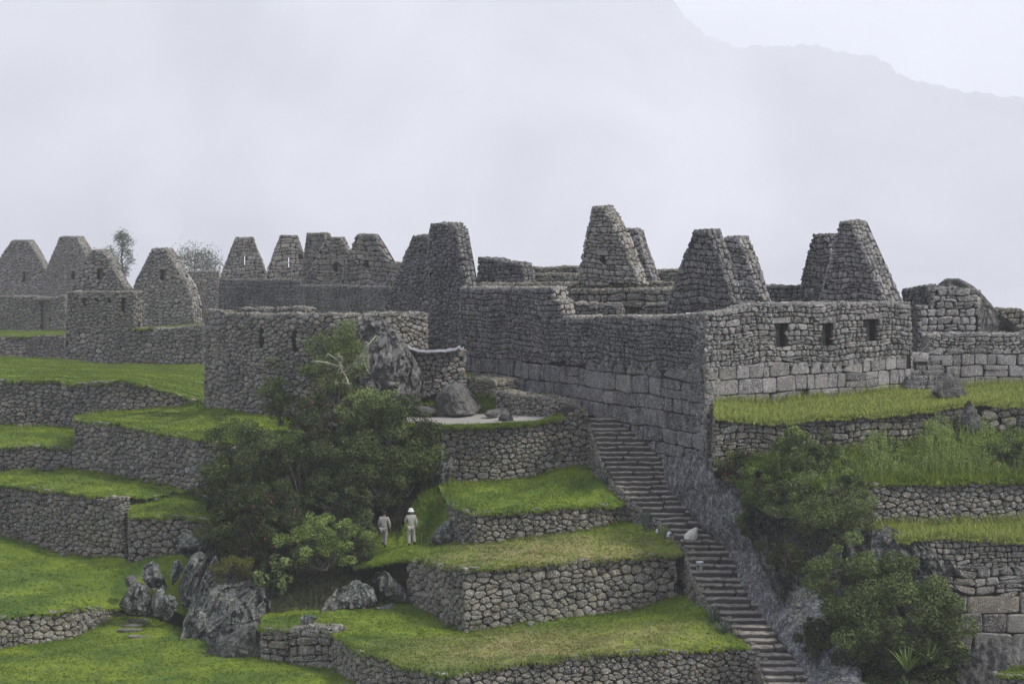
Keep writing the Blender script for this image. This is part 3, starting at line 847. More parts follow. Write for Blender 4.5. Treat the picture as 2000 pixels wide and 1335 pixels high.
T0 = lawn([[(505, 1227, 102.2), (560, 1227, 101.9), (600, 1225, 101.2), (650, 1234, 100.4), (700, 1269, 97.2), (760, 1289, 95), (850, 1314, 92.8), (890, 1316, 92.6), (1010, 1292, 93.6), (1100, 1286, 94.2), (1180, 1273, 94.8), (1340, 1266, 95.8), (1430, 1263, 96.5), (1472, 1270, 96.6)],
           [(515, 1192, 105), (600, 1190, 105.5), (640, 1190, 105.8), (720, 1178, 107.3), (800, 1173, 106.6), (850, 1203, 103.8), (908, 1236, 101), (1000, 1219, 101.6), (1100, 1209, 102.6), (1200, 1197, 103.6), (1320, 1166, 104.7), (1350, 1165, 103.8), (1380, 1180, 101.2), (1440, 1240, 98.0)]],
          dry=[(1050, 1262, 96.8, 6.5, 1.0), (1250, 1250, 97.8, 3.2, 0.8)], label='lowest grass terrace with a dry yellow strip along its edge', dens=75, lap_back=0.15)
G1 = lawn([[(1397, 813, 104), (1450, 819, 104), (1523, 827, 104.2), (1594, 816, 104.8), (1700, 809, 105.4), (1784, 802, 106), (1868, 794, 106.6), (1900, 787, 107), (2090, 791, 107.5)],
           [(1398, 792, 109), (1500, 787, 110.8), (1640, 777, 113.2), (1765, 763, 115.4), (1850, 763, 116), (2090, 748, 118)]],
          dry=[(1750, 790, 109, 7.5, 1.0), (1540, 800, 107, 7, 0.75)], mat=M['grass_tall'], label='tall yellowish grass below the wall with three windows', dens=110, hmin=0.10, hmax=0.28, tone=0.6)
G2 = lawn([[(1590, 951, 99.5), (1656, 947, 99.8), (1750, 941, 100.2), (2090, 935, 101.6)],
           [(1420, 900, 103.9), (1594, 892, 104.8), (1784, 872, 106), (1870, 862, 106.6), (2090, 851, 107.5)]],
          label='weedy grass terrace at right under the tall weeds', dens=90, hmin=0.10, hmax=0.35, tone=0.1)
G3 = lawn([[(1750, 1052, 96.2), (1832, 1046, 96.6), (1900, 1051, 96.8), (2090, 1062, 97.2)], [(1700, 1033, 99.9), (1870, 1026, 100.7), (2090, 1021, 101.5)]],
          mat=M['grass_tall'], label='grass strip on top of the bottom right wall', dens=110, hmin=0.12, hmax=0.34, tone=0.55)
lawn([[(1946, 1316, 93), (2090, 1322, 93)], [(1970, 1305, 94.4), (2090, 1308, 94.6)]], label='tuft of grass in the bottom right corner', dens=90)

# sandy plaza and the slope behind it
sheet('plaza_floor', [[(795, 830, 114.4), (870, 833, 114.1), (960, 831, 114), (1050, 827, 114.3), (1085, 819, 114.7)], [(795, 806, 119.8), (900, 808, 119.5), (1000, 806, 118.5), (1072, 812, 116.8)]], M['sand'], rng, bumps=0.02)
_g, G_, d_ = sheet('lawn', [[(795, 829.4, 114.25), (870, 832.4, 113.95), (960, 830.4, 113.85), (1050, 826.4, 114.15), (1100, 812, 114.5)], [(795, 828, 114.5), (870, 831, 114.2), (960, 829, 114.1), (1050, 825, 114.4), (1097, 809, 114.9)]], M['grass'], rng, bumps=0.02)
mb = MB(); tufts(mb, G_, d_, 160, rng, 0.03, 0.08, 0.02, 2.0)
tag(mb.build('grass', M['grass']), 'grass fringe along the edge of the sandy plaza', 'grass', kind='stuff')
lawn([[(785, 808, 119.6), (850, 805, 119.8), (930, 804, 119.5), (975, 800, 118.8)], [(785, 760, 121.2), (850, 757, 121.2), (905, 745, 121.6), (975, 765, 119.4)]],
     label='long grass around the boulders behind the plaza', dens=160, hmin=0.12, hmax=0.35, tone=-0.15, bumps=0.1)
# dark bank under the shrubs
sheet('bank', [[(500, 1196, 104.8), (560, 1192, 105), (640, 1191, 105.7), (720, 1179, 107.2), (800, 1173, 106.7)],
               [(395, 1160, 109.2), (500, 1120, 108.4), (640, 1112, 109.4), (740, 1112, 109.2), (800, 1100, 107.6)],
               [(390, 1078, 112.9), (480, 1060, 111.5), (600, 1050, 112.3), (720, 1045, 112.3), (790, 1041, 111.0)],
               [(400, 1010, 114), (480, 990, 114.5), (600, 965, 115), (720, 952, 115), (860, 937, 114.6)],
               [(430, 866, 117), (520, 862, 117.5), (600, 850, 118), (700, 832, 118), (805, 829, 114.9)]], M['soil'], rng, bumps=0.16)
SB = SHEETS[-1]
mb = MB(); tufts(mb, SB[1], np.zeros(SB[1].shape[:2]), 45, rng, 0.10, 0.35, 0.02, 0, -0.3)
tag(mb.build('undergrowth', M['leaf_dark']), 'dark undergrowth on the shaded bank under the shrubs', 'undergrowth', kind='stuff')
# grassy slope between the two upper terraces, left of the low wall
lawn([[(775, 1062, 109.3), (830, 1062, 108.7), (885, 1061, 107.9)], [(800, 1000, 111.6), (850, 985, 110.8), (880, 978, 109)], [(830, 940, 114.5), (860, 938, 114.3), (885, 938, 114.2)]],
     label='steep grass bank behind the worker in the hat', dens=90, hmin=0.08, hmax=0.25, tone=-0.2, bumps=0.12, front_extra=0)

# ================================================================== WALLS
TG = 'dry stone terrace walls'
RIBS = []
def rwall(label, st, style, tone=0.5, mat='stone', thick=0.6, scale=1.0, group=None, holes=(), zones_px=None, cat='wall', name='terrace_wall', seed=0, **kw):
    rb = Ribbon(st); r = np.random.default_rng(int(abs(st[0][0]) * 7 + st[0][1] + seed))
    mb = MB()
    xs = [s[0] for s in st]
    hz_ = []
    for (x0, y0, x1, y1) in holes:
        f = lambda x: np.interp(x, xs, rb.S)
        d = np.interp((x0 + x1) / 2, xs, [s[3] for s in st])
        hz_.append((f(x0), f(x1), P(x0, y1, d)[2], P(x0, y0, d)[2]))
    def hole_ok(u, z):
        m = np.ones(u.shape, bool)
        for a, b, c, d in hz_: m &= ~((u > a) & (u < b) & (z > c) & (z < d))
        return m
    zones = [(hole_ok if hz_ else None, style, tone, scale)]
    if zones_px:
        # list of (line [(x, y)...], style, tone, scale): each zone reaches down to its line, the last to the ground
        zones = []; prev = None
        for line, sty, tn, sc in zones_px:
            if line is not None:
                us = [np.interp(x, xs, rb.S) for x, y in line]; zz = [P(x, y, np.interp(x, xs, [s[3] for s in st]))[2] for x, y in line]
                lo = (lambda u, us=us, zz=zz: np.interp(u, us, zz))
            else: lo = None
            def zf(u, z, lo=lo, up=prev):
                m = hole_ok(u, z)
                if lo is not None: m &= z > lo(u) - 0.10
                if up is not None: m &= z < up(u) + 0.10
                return m
            zones.append((zf, sty, tn, sc)); prev = lo
    if group == TG: kw.setdefault('cap', False)
    ribbon_wall(mb, rb, thick, style, r, tone, scale=scale, zones=zones, **kw)
    if group == TG: RIBS.append((rb, mat))
    o = mb.build(name, [M[mat], M['core']], smooth=False)
    tag(o, label, cat, group)
    return o
rwall('low curving stone wall at the bottom left between two lawns', [(-90, 1210, 1277, 104), (0, 1204, 1267, 104), (144, 1188, 1244, 106.5), (179, 1185, 1228, 108), (213, 1184, 1208, 110), (246, 1189, 1196, 110.6)], 'field_big', 0.62, 'stone_brown', group=TG)
rwall('tall bulging terrace wall at the left edge above the lawn', [(-90, 940, 1031, 121.3), (0, 945, 1045, 120), (120, 957, 1078, 117.5), (186, 970, 1091, 116), (238, 966, 1086, 115)], 'field', 0.42, 'stone_brown', group=TG)
rwall('short terrace wall under the small grass ledge beside the shrubs', [(250, 1010, 1101, 114), (306, 1005, 1083, 113.6), (358, 1005, 1077, 113.2), (425, 1015, 1072, 112.8)], 'field_big', 0.55, 'stone_brown', group=TG)
rwall('low kerb of stones at the back of the small grass ledge', [(243, 965, 977, 116.6), (300, 967, 975, 116.9), (352, 956, 967, 117.2)], 'field_small', 0.35, 'stone_brown', thick=0.3, group=TG)
rwall('low terrace wall ending behind the diagonal wall at the left edge', [(-90, 876, 921, 128), (0, 873, 921, 128), (60, 867, 918, 127.5), (110, 870, 916, 127), (150, 879, 915, 126.5)], 'field', 0.5, 'stone', group=TG)
rwall('long diagonal terrace wall running right into the dark shrubs', [(144, 816, 914, 124.5), (160, 820, 916, 124), (240, 829, 929, 121.5), (300, 842, 940, 119.5), (400, 857, 962, 116.5), (460, 866, 980, 115)], 'field', 0.42, 'stone', group=TG)
rwall('long terrace wall across the left under the wide grass terrace', [(-90, 741, 827, 137.5), (0, 741, 828, 137), (110, 743, 832, 136.5), (144, 748, 836, 136), (240, 741, 815, 134.5), (300, 755, 802, 134.3), (383, 779, 795, 134), (400, 783, 796, 134)], 'field', 0.42, 'stone', group=TG)
rwall('thin hazy terrace wall at the far left edge', [(-90, 656, 698, 158), (60, 655, 697, 158), (127, 654, 703, 157.5)], 'field_far', 0.45, 'stone', group=TG)
# the big freestanding wall
rwall('big grey freestanding wall with mossy top left of the boulder', [(397, 604, 793, 128.5), (404, 604, 796, 128.1), (450, 611, 803, 126.3), (520, 613, 812, 124), (590, 611, 822, 122.4), (650, 613, 830, 121.8), (740, 611, 800, 122.6), (836, 609, 700, 124.2)], 'field', 0.50, 'stone', thick=0.9,
      holes=[(506, 645, 512, 678), (571, 646, 577, 688)], name='enclosure_wall')
rwall('rear wall of the enclosure showing just over the big grey wall', [(470, 602, 640, 131.5), (540, 600, 640, 130.5), (597, 600, 640, 129)], 'field_small', 0.5, 'stone', thick=0.8, name='enclosure_wall')
# around the plaza
rwall('curved wall that carries the sandy plaza', [(795, 830, 928, 114.6), (870, 833, 933, 114.2), (960, 831, 938, 114), (1010, 829, 937, 114.1), (1050, 826, 928, 114.3), (1095, 816, 912, 114.7), (1122, 796, 914, 114.9), (1150, 797, 925, 115.1)], 'field', 0.48, 'stone_brown', thick=1.6, group=TG)
rwall('rubble wall under the white sheet beside the big outcrop', [(792, 684, 770, 120.2), (850, 687, 760, 120.2), (910, 682, 745, 120.5)], 'field', 0.55, 'stone', thick=0.7)
rwall('low ruined wall stub behind the boulder', [(903, 737, 770, 121), (935, 738, 770, 120.2), (968, 742, 772, 119.3)], 'field_small', 0.5, 'stone_brown', thick=1.6)
rwall('low garden wall along the back of the plaza', [(968, 762, 803, 118.5), (1010, 768, 806, 117.6), (1068, 774, 817, 116.6), (1078, 778, 820, 116.3), (1122, 786, 830, 116.2)], 'field_small', 0.48, 'stone_brown', thick=1.1)
rwall('terrace wall between the two upper grass terraces right of the worker', [(873, 980, 1056, 108.5), (905, 992, 1058, 107), (928, 999, 1062, 106.3), (1000, 996, 1053, 106.8), (1080, 992, 1043, 107.5), (1170, 985, 1026, 108.8), (1248, 979, 1009, 110)], 'field_big', 0.36, 'stone_brown', scale=0.9, group=TG)
rwall('tall corner terrace wall with large rounded stones in the centre foreground', [(795, 1090, 1172, 106.5), (850, 1098, 1202, 103.7), (908, 1107, 1235, 101), (1000, 1106, 1218, 101.6), (1100, 1094, 1208, 102.6), (1200, 1087, 1196, 103.6), (1250, 1083, 1190, 104.1), (1322, 1078, 1166, 104.7)], 'field_big', 0.50, 'stone_brown', scale=1.08, group=TG)
rwall('bottom terrace wall running along the lower edge of the picture', [(652, 1240, 1304, 100.3), (700, 1268, 1340, 97.2), (760, 1288, 1380, 95), (850, 1313, 1420, 92.8), (890, 1315, 1420, 92.6), (1010, 1291, 1410, 93.6), (1100, 1285, 1400, 94.2), (1180, 1272, 1400, 94.8), (1340, 1265, 1390, 95.8), (1430, 1262, 1385, 96.5), (1482, 1272, 1380, 96.2)], 'field', 0.52, 'stone_brown', group=TG)
rwall('block of wall between the lichen rock and the square pillar', [(508, 1227, 1291, 102.1), (562, 1228, 1291, 101.8)], 'course_big', 0.55, 'stone_brown', scale=1.2, thick=0.8)
rwall('square stone pillar at the left end of the bottom terrace', [(566, 1223, 1293, 101.1), (610, 1223, 1300, 100.7), (652, 1226, 1304, 100.2)], 'course_big', 0.58, 'stone_brown', scale=1.15, thick=1.0)
# right terraces
rwall('terrace wall under the yellow grass below the three windows', [(1397, 814, 905, 104), (1450, 819, 905, 104.1), (1523, 827, 902, 104.3), (1594, 816, 892, 104.9), (1700, 809, 882, 105.5), (1784, 803, 872, 106.1), (1872, 795, 862, 106.7)], 'course', 0.50, 'stone_brown', group=TG)
rwall('terrace wall with one huge block right of the leaning rock', [(1903, 788, 856, 106.9), (2090, 794, 852, 107.6)], 'field_big', 0.55, 'stone_brown', scale=1.4, group=TG)
rwall('mid terrace wall at the right edge above the grass strip', [(1625, 949, 1035, 99.7), (1656, 946, 1032, 99.8), (1751, 941, 1028, 100.2), (1870, 938, 1025, 100.8), (2090, 934, 1021, 101.6)], 'field', 0.52, 'stone', scale=0.95, group=TG)
rwall('tall bottom right wall of rubble over huge fitted blocks', [(1785, 1052, 1252, 96.4), (1832, 1046, 1252, 96.6), (1900, 1050, 1252, 96.8), (2090, 1061, 1252, 97.2)], 'field', 0.5, 'stone', thick=0.8,
      zones_px=[([(1785, 1105), (2090, 1112)], 'course', 0.6, 0.9), ([(1785, 1165), (2090, 1165)], 'course_big', 0.55, 1.5), (None, 'ashlar', 0.42, 1.0)])
rwall('corner of a low wall in the bottom right corner', [(1946, 1314, 1420, 93), (2000, 1318, 1420, 93), (2090, 1322, 1420, 93.1)], 'field_small', 0.6, 'stone', group=TG)

# ------------------------------------------------------------------ houses
def pwall(parent, name, pl, outline, style, thick=0.8, mat='stone', tone=0.5, holes=(), through=(), zones_px=None, seed=0, label=None, **kw):
    r = np.random.default_rng(int(outline[0][0] * 13 + outline[0][1] * 3 + seed))
    mb = MB()
    zones = None
    if zones_px:
        zones = []; prev = None
        for line, sty, tn, sc in zones_px:
            lo = None
            if line is not None:
                q = [pl.at(x, y) for x, y in line]; us = [a for a, b in q]; zz = [b for a, b in q]
                lo = (lambda u, us=us, zz=zz: np.interp(u, us, zz))
            def zf(u, z, lo=lo, up=prev):
                m = np.ones(u.shape, bool)
                if lo is not None: m &= z > lo(u) - 0.10
                if up is not None: m &= z < up(u) + 0.10
                return m
            zones.append((zf, sty, tn, sc)); prev = lo
    allh = list(holes) + list(through)
    poly, ho = prism_wall(mb, pl, outline, thick, style, r, holes=allh, zones=zones, tone=tone, **kw)
    if parent is None:
        o = mb.build(name, [M[mat], M['core'], M['stone_pale']], smooth=False)
    else:
        o = mb.build(name, [M[mat], M['core'], M['stone_pale']], parent, smooth=False)
    if label: o['label'] = label
    for k, (a, b, c, d) in enumerate(ho):
        w = MB()
        # lintel and sill stones, jambs, and for a blind niche a back wall
        nx = k >= len(holes)
        dep = thick - 0.04
        def bx(u0, u1, z0, z1, d0, d1, val):
            pts = [pl.xyz(np.array(u), np.array(z), np.array(dd)) for dd in (d0, d1) for z in (z0, z1) for u in (u0, u1)]
            pts = np.array(pts) + r.uniform(-0.012, 0.012, (8, 3))
            w.add(pts, [[0, 1, 3, 2], [4, 5, 7, 6], [0, 1, 5, 4], [2, 3, 7, 6], [0, 2, 6, 4], [1, 3, 7, 5]], 0, (val, .4, .3))
        ww = b - a
        bx(a - 0.22, b + 0.22, d, d + 0.24, 0.05, -dep, 0.55)
        if not nx:
            bx(a - 0.05, b + 0.05, c - 0.05, d + 0.05, -0.45, -dep, 0.12)
        w.build('window', [M[mat], M['core']], o, smooth=False)
    return o
def house(label, px, py, d, group=None, name='ruined_house', cat='ruined house'):
    return thing(name, P(px, py, d), label, cat, group)

# --- main building, right
mainh = house('large roofless house with three dark windows and two gable ends', 1480, 790, 111)
plM = Plane(898, 128, 1380, 109); plR = Plane(1380, 109, 1785, 116)
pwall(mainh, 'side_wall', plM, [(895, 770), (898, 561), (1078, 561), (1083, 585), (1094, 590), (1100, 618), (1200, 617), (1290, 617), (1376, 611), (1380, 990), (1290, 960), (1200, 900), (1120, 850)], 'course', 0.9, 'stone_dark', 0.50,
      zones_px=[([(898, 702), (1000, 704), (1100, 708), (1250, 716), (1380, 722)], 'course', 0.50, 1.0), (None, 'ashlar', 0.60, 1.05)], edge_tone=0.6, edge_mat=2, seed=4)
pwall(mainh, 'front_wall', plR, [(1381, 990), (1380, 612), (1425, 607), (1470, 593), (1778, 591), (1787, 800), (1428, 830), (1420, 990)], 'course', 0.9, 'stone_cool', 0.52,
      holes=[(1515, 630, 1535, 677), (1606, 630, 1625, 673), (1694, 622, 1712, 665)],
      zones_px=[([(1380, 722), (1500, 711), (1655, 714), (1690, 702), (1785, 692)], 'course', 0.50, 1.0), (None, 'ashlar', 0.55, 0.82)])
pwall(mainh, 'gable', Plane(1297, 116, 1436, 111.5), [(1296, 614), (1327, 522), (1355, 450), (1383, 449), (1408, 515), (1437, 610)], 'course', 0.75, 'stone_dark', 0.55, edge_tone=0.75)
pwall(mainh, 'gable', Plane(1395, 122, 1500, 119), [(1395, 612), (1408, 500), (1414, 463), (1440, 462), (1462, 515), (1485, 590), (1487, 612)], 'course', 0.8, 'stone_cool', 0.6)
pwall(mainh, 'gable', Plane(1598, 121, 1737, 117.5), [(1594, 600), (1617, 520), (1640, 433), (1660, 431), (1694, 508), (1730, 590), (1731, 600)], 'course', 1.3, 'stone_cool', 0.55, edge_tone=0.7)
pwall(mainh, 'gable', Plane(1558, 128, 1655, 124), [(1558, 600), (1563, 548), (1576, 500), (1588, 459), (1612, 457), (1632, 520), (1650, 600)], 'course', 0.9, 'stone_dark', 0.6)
pwall(mainh, 'rear_wall', Plane(1485, 128, 1572, 127), [(1483, 610), (1485, 557), (1530, 559), (1572, 558), (1574, 610)], 'course', 0.8, 'stone_dark', 0.5)
pwall(mainh, 'inner_wall', Plane(1095, 122.2, 1215, 120.6), [(1097, 630), (1099, 590), (1117, 591), (1140, 592), (1208, 593), (1209, 630)], 'course', 0.7, 'stone', 0.75, seed=3)
pwall(mainh, 'inner_wall', Plane(1255, 119.6, 1305, 118.6), [(1254, 630), (1255, 593), (1303, 591), (1303, 630)], 'course', 0.7, 'stone', 0.72)

# --- house behind, with the tall pointed gable
backh = house('roofless house with the tallest pointed broken gable', 1190, 552, 133)
pwall(backh, 'gable', Plane(1128, 134, 1246, 131.5), [(1127, 560), (1140, 480), (1156, 404), (1176, 402), (1188, 418), (1205, 448), (1226, 498), (1252, 556)], 'course', 1.0, 'stone_pale', 0.50, holes=[(1172, 498, 1181, 514)], edge_tone=0.5)
pwall(backh, 'gable', Plane(1200, 139, 1278, 137.5), [(1180, 560), (1214, 447), (1242, 447), (1250, 478), (1261, 508), (1274, 545), (1275, 560)], 'course', 0.9, 'stone_cool', 0.62)
pwall(backh, 'front_wall', Plane(938, 137, 1300, 134), [(936, 580), (938, 554), (1100, 552), (1270, 550), (1310, 552), (1312, 580)], 'course', 0.9, 'stone_brown', 0.5)
pwall(backh, 'rear_wall', Plane(1030, 152, 1130, 151), [(1028, 560), (1031, 522), (1060, 524), (1090, 520), (1130, 521), (1130, 560)], 'course', 0.8, 'stone_brown', 0.5)
pwall(backh, 'rear_wall', Plane(1268, 146, 1335, 145), [(1266, 560), (1270, 528), (1300, 527), (1335, 525), (1335, 560)], 'course', 0.8, 'stone_brown', 0.5)
lw = pwall(None, 'yard_wall', Plane(1108, 130.5, 1325, 128.5), [(1106, 625), (1112, 566), (1200, 565), (1325, 562), (1325, 625)], 'course_big', 0.9, 'stone_brown', 0.42, holes=[(1212, 598, 1246, 622)])
tag(lw, 'dark mossy yard wall between the pointed gable and the large house', 'wall')
w = pwall(None, 'ruined_wall', Plane(930, 142, 1032, 139), [(930, 575), (934, 503), (968, 505), (985, 511), (1018, 513), (1024, 530), (1032, 575)], 'course', 0.9, 'stone_dark', 0.65)
tag(w, 'broken wall end with pale stones right of the tower-like gable', 'wall')
w = pwall(None, 'ruined_wall', Plane(1025, 145, 1135, 144), [(1025, 575), (1027, 536), (1080, 534), (1135, 536), (1135, 575)], 'course', 0.9, 'stone_brown', 0.5, seed=5)
tag(w, 'low mossy wall in front of the ridge wall behind the pointed gable', 'wall')

# --- house with the tower like gable
towerh = house('tall narrow gable house rising behind the enclosure wall', 870, 690, 129)
pwall(towerh, 'gable', Plane(835, 130, 912, 127.8), [(833, 712), (836, 600), (836, 470), (841, 437), (876, 435), (890, 448), (902, 510), (911, 560), (914, 712)], 'field_small', 0.95, 'stone_dark', 0.66, edge_tone=0.85)
pwall(towerh, 'gable', Plane(748, 138, 850, 135), [(748, 660), (750, 600), (764, 566), (785, 510), (806, 461), (834, 459), (850, 520), (850, 660)], 'field_small', 0.9, 'stone_dark', 0.62)
pwall(None, 'ruined_wall', Plane(908, 133, 945, 132), [(880, 640), (882, 556), (950, 556), (950, 640)], 'course', 0.9, 'stone_dark', 0.5)
tag(bpy.data.objects['ruined_wall.002'], 'short dark wall closing the gap behind the large house side wall', 'wall')

# --- middle row of gables
GR = 'row of gabled ruins along the ridge'
mid = [
    ('farthest left gable of the middle row with a bright slit window', Plane(428, 163, 520, 163), [(427, 552), (431, 538), (445, 500), (460, 464), (493, 464), (507, 500), (519, 530), (520, 552)], [], [(475, 500, 479, 518)], 0.5),
    ('gable with a bright slit window left of the overlapping pair', Plane(520, 160, 600, 160), [(519, 552), (523, 524), (535, 490), (547, 460), (580, 460), (591, 490), (602, 530), (603, 552)], [], [(561, 503, 565, 523)], 0.45),
    ('square topped gable in the middle of the row, partly overlapped', Plane(573, 156, 662, 155), [(573, 562), (590, 512), (599, 456), (632, 455), (648, 500), (662, 562)], [], [(611, 501, 619, 509)], 0.42),
    ('low gable with a dark square window overlapping its neighbour', Plane(583, 152.5, 684, 152), [(583, 562), (607, 522), (625, 484), (640, 464), (665, 464), (682, 498), (686, 562)], [(653, 511, 664, 531)], [], 0.48),
    ('rightmost gable of the middle row with a low wall beside it', Plane(662, 150, 788, 149), [(662, 564), (669, 528), (680, 497), (696, 458), (726, 457), (742, 482), (759, 512), (787, 513), (787, 564)], [(711, 508, 720, 524)], [], 0.48),
]
for lab, pl, out, ho, th, tn in mid:
    h = house(lab, sum(p[0] for p in out) / len(out), out[0][1], 156, GR, 'gabled_ruin', 'gabled ruin')
    pwall(h, 'gable', pl, out, 'course', 0.8, 'stone', tn, holes=ho, through=th, scale=1.5, edge_scale=1.4)
w = pwall(None, 'house_wall', Plane(426, 154, 578, 152), [(425, 650), (428, 545), (500, 546), (580, 547), (580, 650)], 'course', 0.9, 'stone_dark', 0.5); tag(w, 'long plain dark wall under the slit window gables', 'wall')
w = pwall(None, 'house_wall', Plane(575, 149, 800, 145), [(574, 650), (576, 558), (640, 557), (760, 561), (800, 561), (802, 650)], 'field_small', 0.9, 'stone_dark', 0.5, seed=1); tag(w, 'long dark wall under the three overlapping gables', 'wall')
w = pwall(None, 'house_wall', Plane(350, 172, 427, 172), [(350, 660), (352, 531), (400, 529), (427, 530), (429, 660)], 'field_far', 1.2, 'stone', 0.4); tag(w, 'hazy block of wall right of the fourth left gable', 'wall')

# --- left houses
GL = 'gabled houses at the misty left end'
h = house('pale gable at the very left edge with a small square window', 30, 640, 172, GL, 'gabled_ruin', 'gabled ruin')
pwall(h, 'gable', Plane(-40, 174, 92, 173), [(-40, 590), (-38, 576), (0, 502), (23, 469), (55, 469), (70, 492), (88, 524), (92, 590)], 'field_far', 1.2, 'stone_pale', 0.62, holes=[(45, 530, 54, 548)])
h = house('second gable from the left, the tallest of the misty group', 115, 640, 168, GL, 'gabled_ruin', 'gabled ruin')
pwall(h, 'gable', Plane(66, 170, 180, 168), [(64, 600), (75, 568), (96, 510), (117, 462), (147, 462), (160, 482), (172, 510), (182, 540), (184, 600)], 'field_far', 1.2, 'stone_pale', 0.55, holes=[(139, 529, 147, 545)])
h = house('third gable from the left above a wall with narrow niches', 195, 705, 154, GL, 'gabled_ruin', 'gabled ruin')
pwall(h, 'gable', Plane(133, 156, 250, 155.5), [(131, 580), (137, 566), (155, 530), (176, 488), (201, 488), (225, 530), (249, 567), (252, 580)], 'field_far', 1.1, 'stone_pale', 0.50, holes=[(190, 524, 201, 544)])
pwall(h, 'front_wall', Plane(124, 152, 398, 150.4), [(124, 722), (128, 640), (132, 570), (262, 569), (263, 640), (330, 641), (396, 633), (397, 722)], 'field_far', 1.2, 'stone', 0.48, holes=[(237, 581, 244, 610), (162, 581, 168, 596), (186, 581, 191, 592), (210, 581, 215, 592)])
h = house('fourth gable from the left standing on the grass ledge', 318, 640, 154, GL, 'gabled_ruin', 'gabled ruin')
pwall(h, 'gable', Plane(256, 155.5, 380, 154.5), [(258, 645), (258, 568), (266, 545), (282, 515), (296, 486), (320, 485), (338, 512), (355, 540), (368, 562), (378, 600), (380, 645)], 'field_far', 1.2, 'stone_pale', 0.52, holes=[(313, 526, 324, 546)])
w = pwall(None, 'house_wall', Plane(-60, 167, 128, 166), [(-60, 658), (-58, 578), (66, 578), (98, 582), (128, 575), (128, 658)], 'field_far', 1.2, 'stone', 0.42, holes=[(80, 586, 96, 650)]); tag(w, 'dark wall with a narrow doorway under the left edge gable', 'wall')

# --- far right
w = pwall(None, 'ruined_wall', Plane(1760, 127, 1824, 122), [(1758, 700), (1762, 566), (1785, 562), (1802, 557), (1823, 562), (1824, 700)], 'course', 0.8, 'stone_dark', 0.5, seed=9); tag(w, 'dark receding wall right of the large house', 'wall')
w = pwall(None, 'ruined_wall', Plane(1795, 120, 1915, 120.6), [(1793, 710), (1796, 598), (1820, 597), (1822, 564), (1870, 562), (1913, 567), (1917, 710)], 'course_big', 0.9, 'stone_cool', 0.55, seed=10); tag(w, 'square block of coursed wall before the domed rock', 'wall')
w = pwall(None, 'ruined_wall', Plane(1940, 127, 2090, 127), [(1938, 700), (1947, 603), (1993, 604), (2000, 610), (2090, 612), (2090, 700)], 'course', 0.9, 'stone_brown', 0.5, seed=11); tag(w, 'ruined wall at the right edge behind the domed rock', 'wall')
w = pwall(None, 'boundary_wall', Plane(1812, 117.3, 2090, 118.6), [(1808, 775), (1812, 656), (1850, 652), (2090, 650), (2090, 775)], 'course', 0.9, 'stone_cool', 0.55,
          zones_px=[([(1812, 684), (2090, 684)], 'course', 0.55, 0.9), (None, 'ashlar', 0.55, 0.85)]); tag(w, 'low wall of huge fitted blocks at the right edge', 'wall')

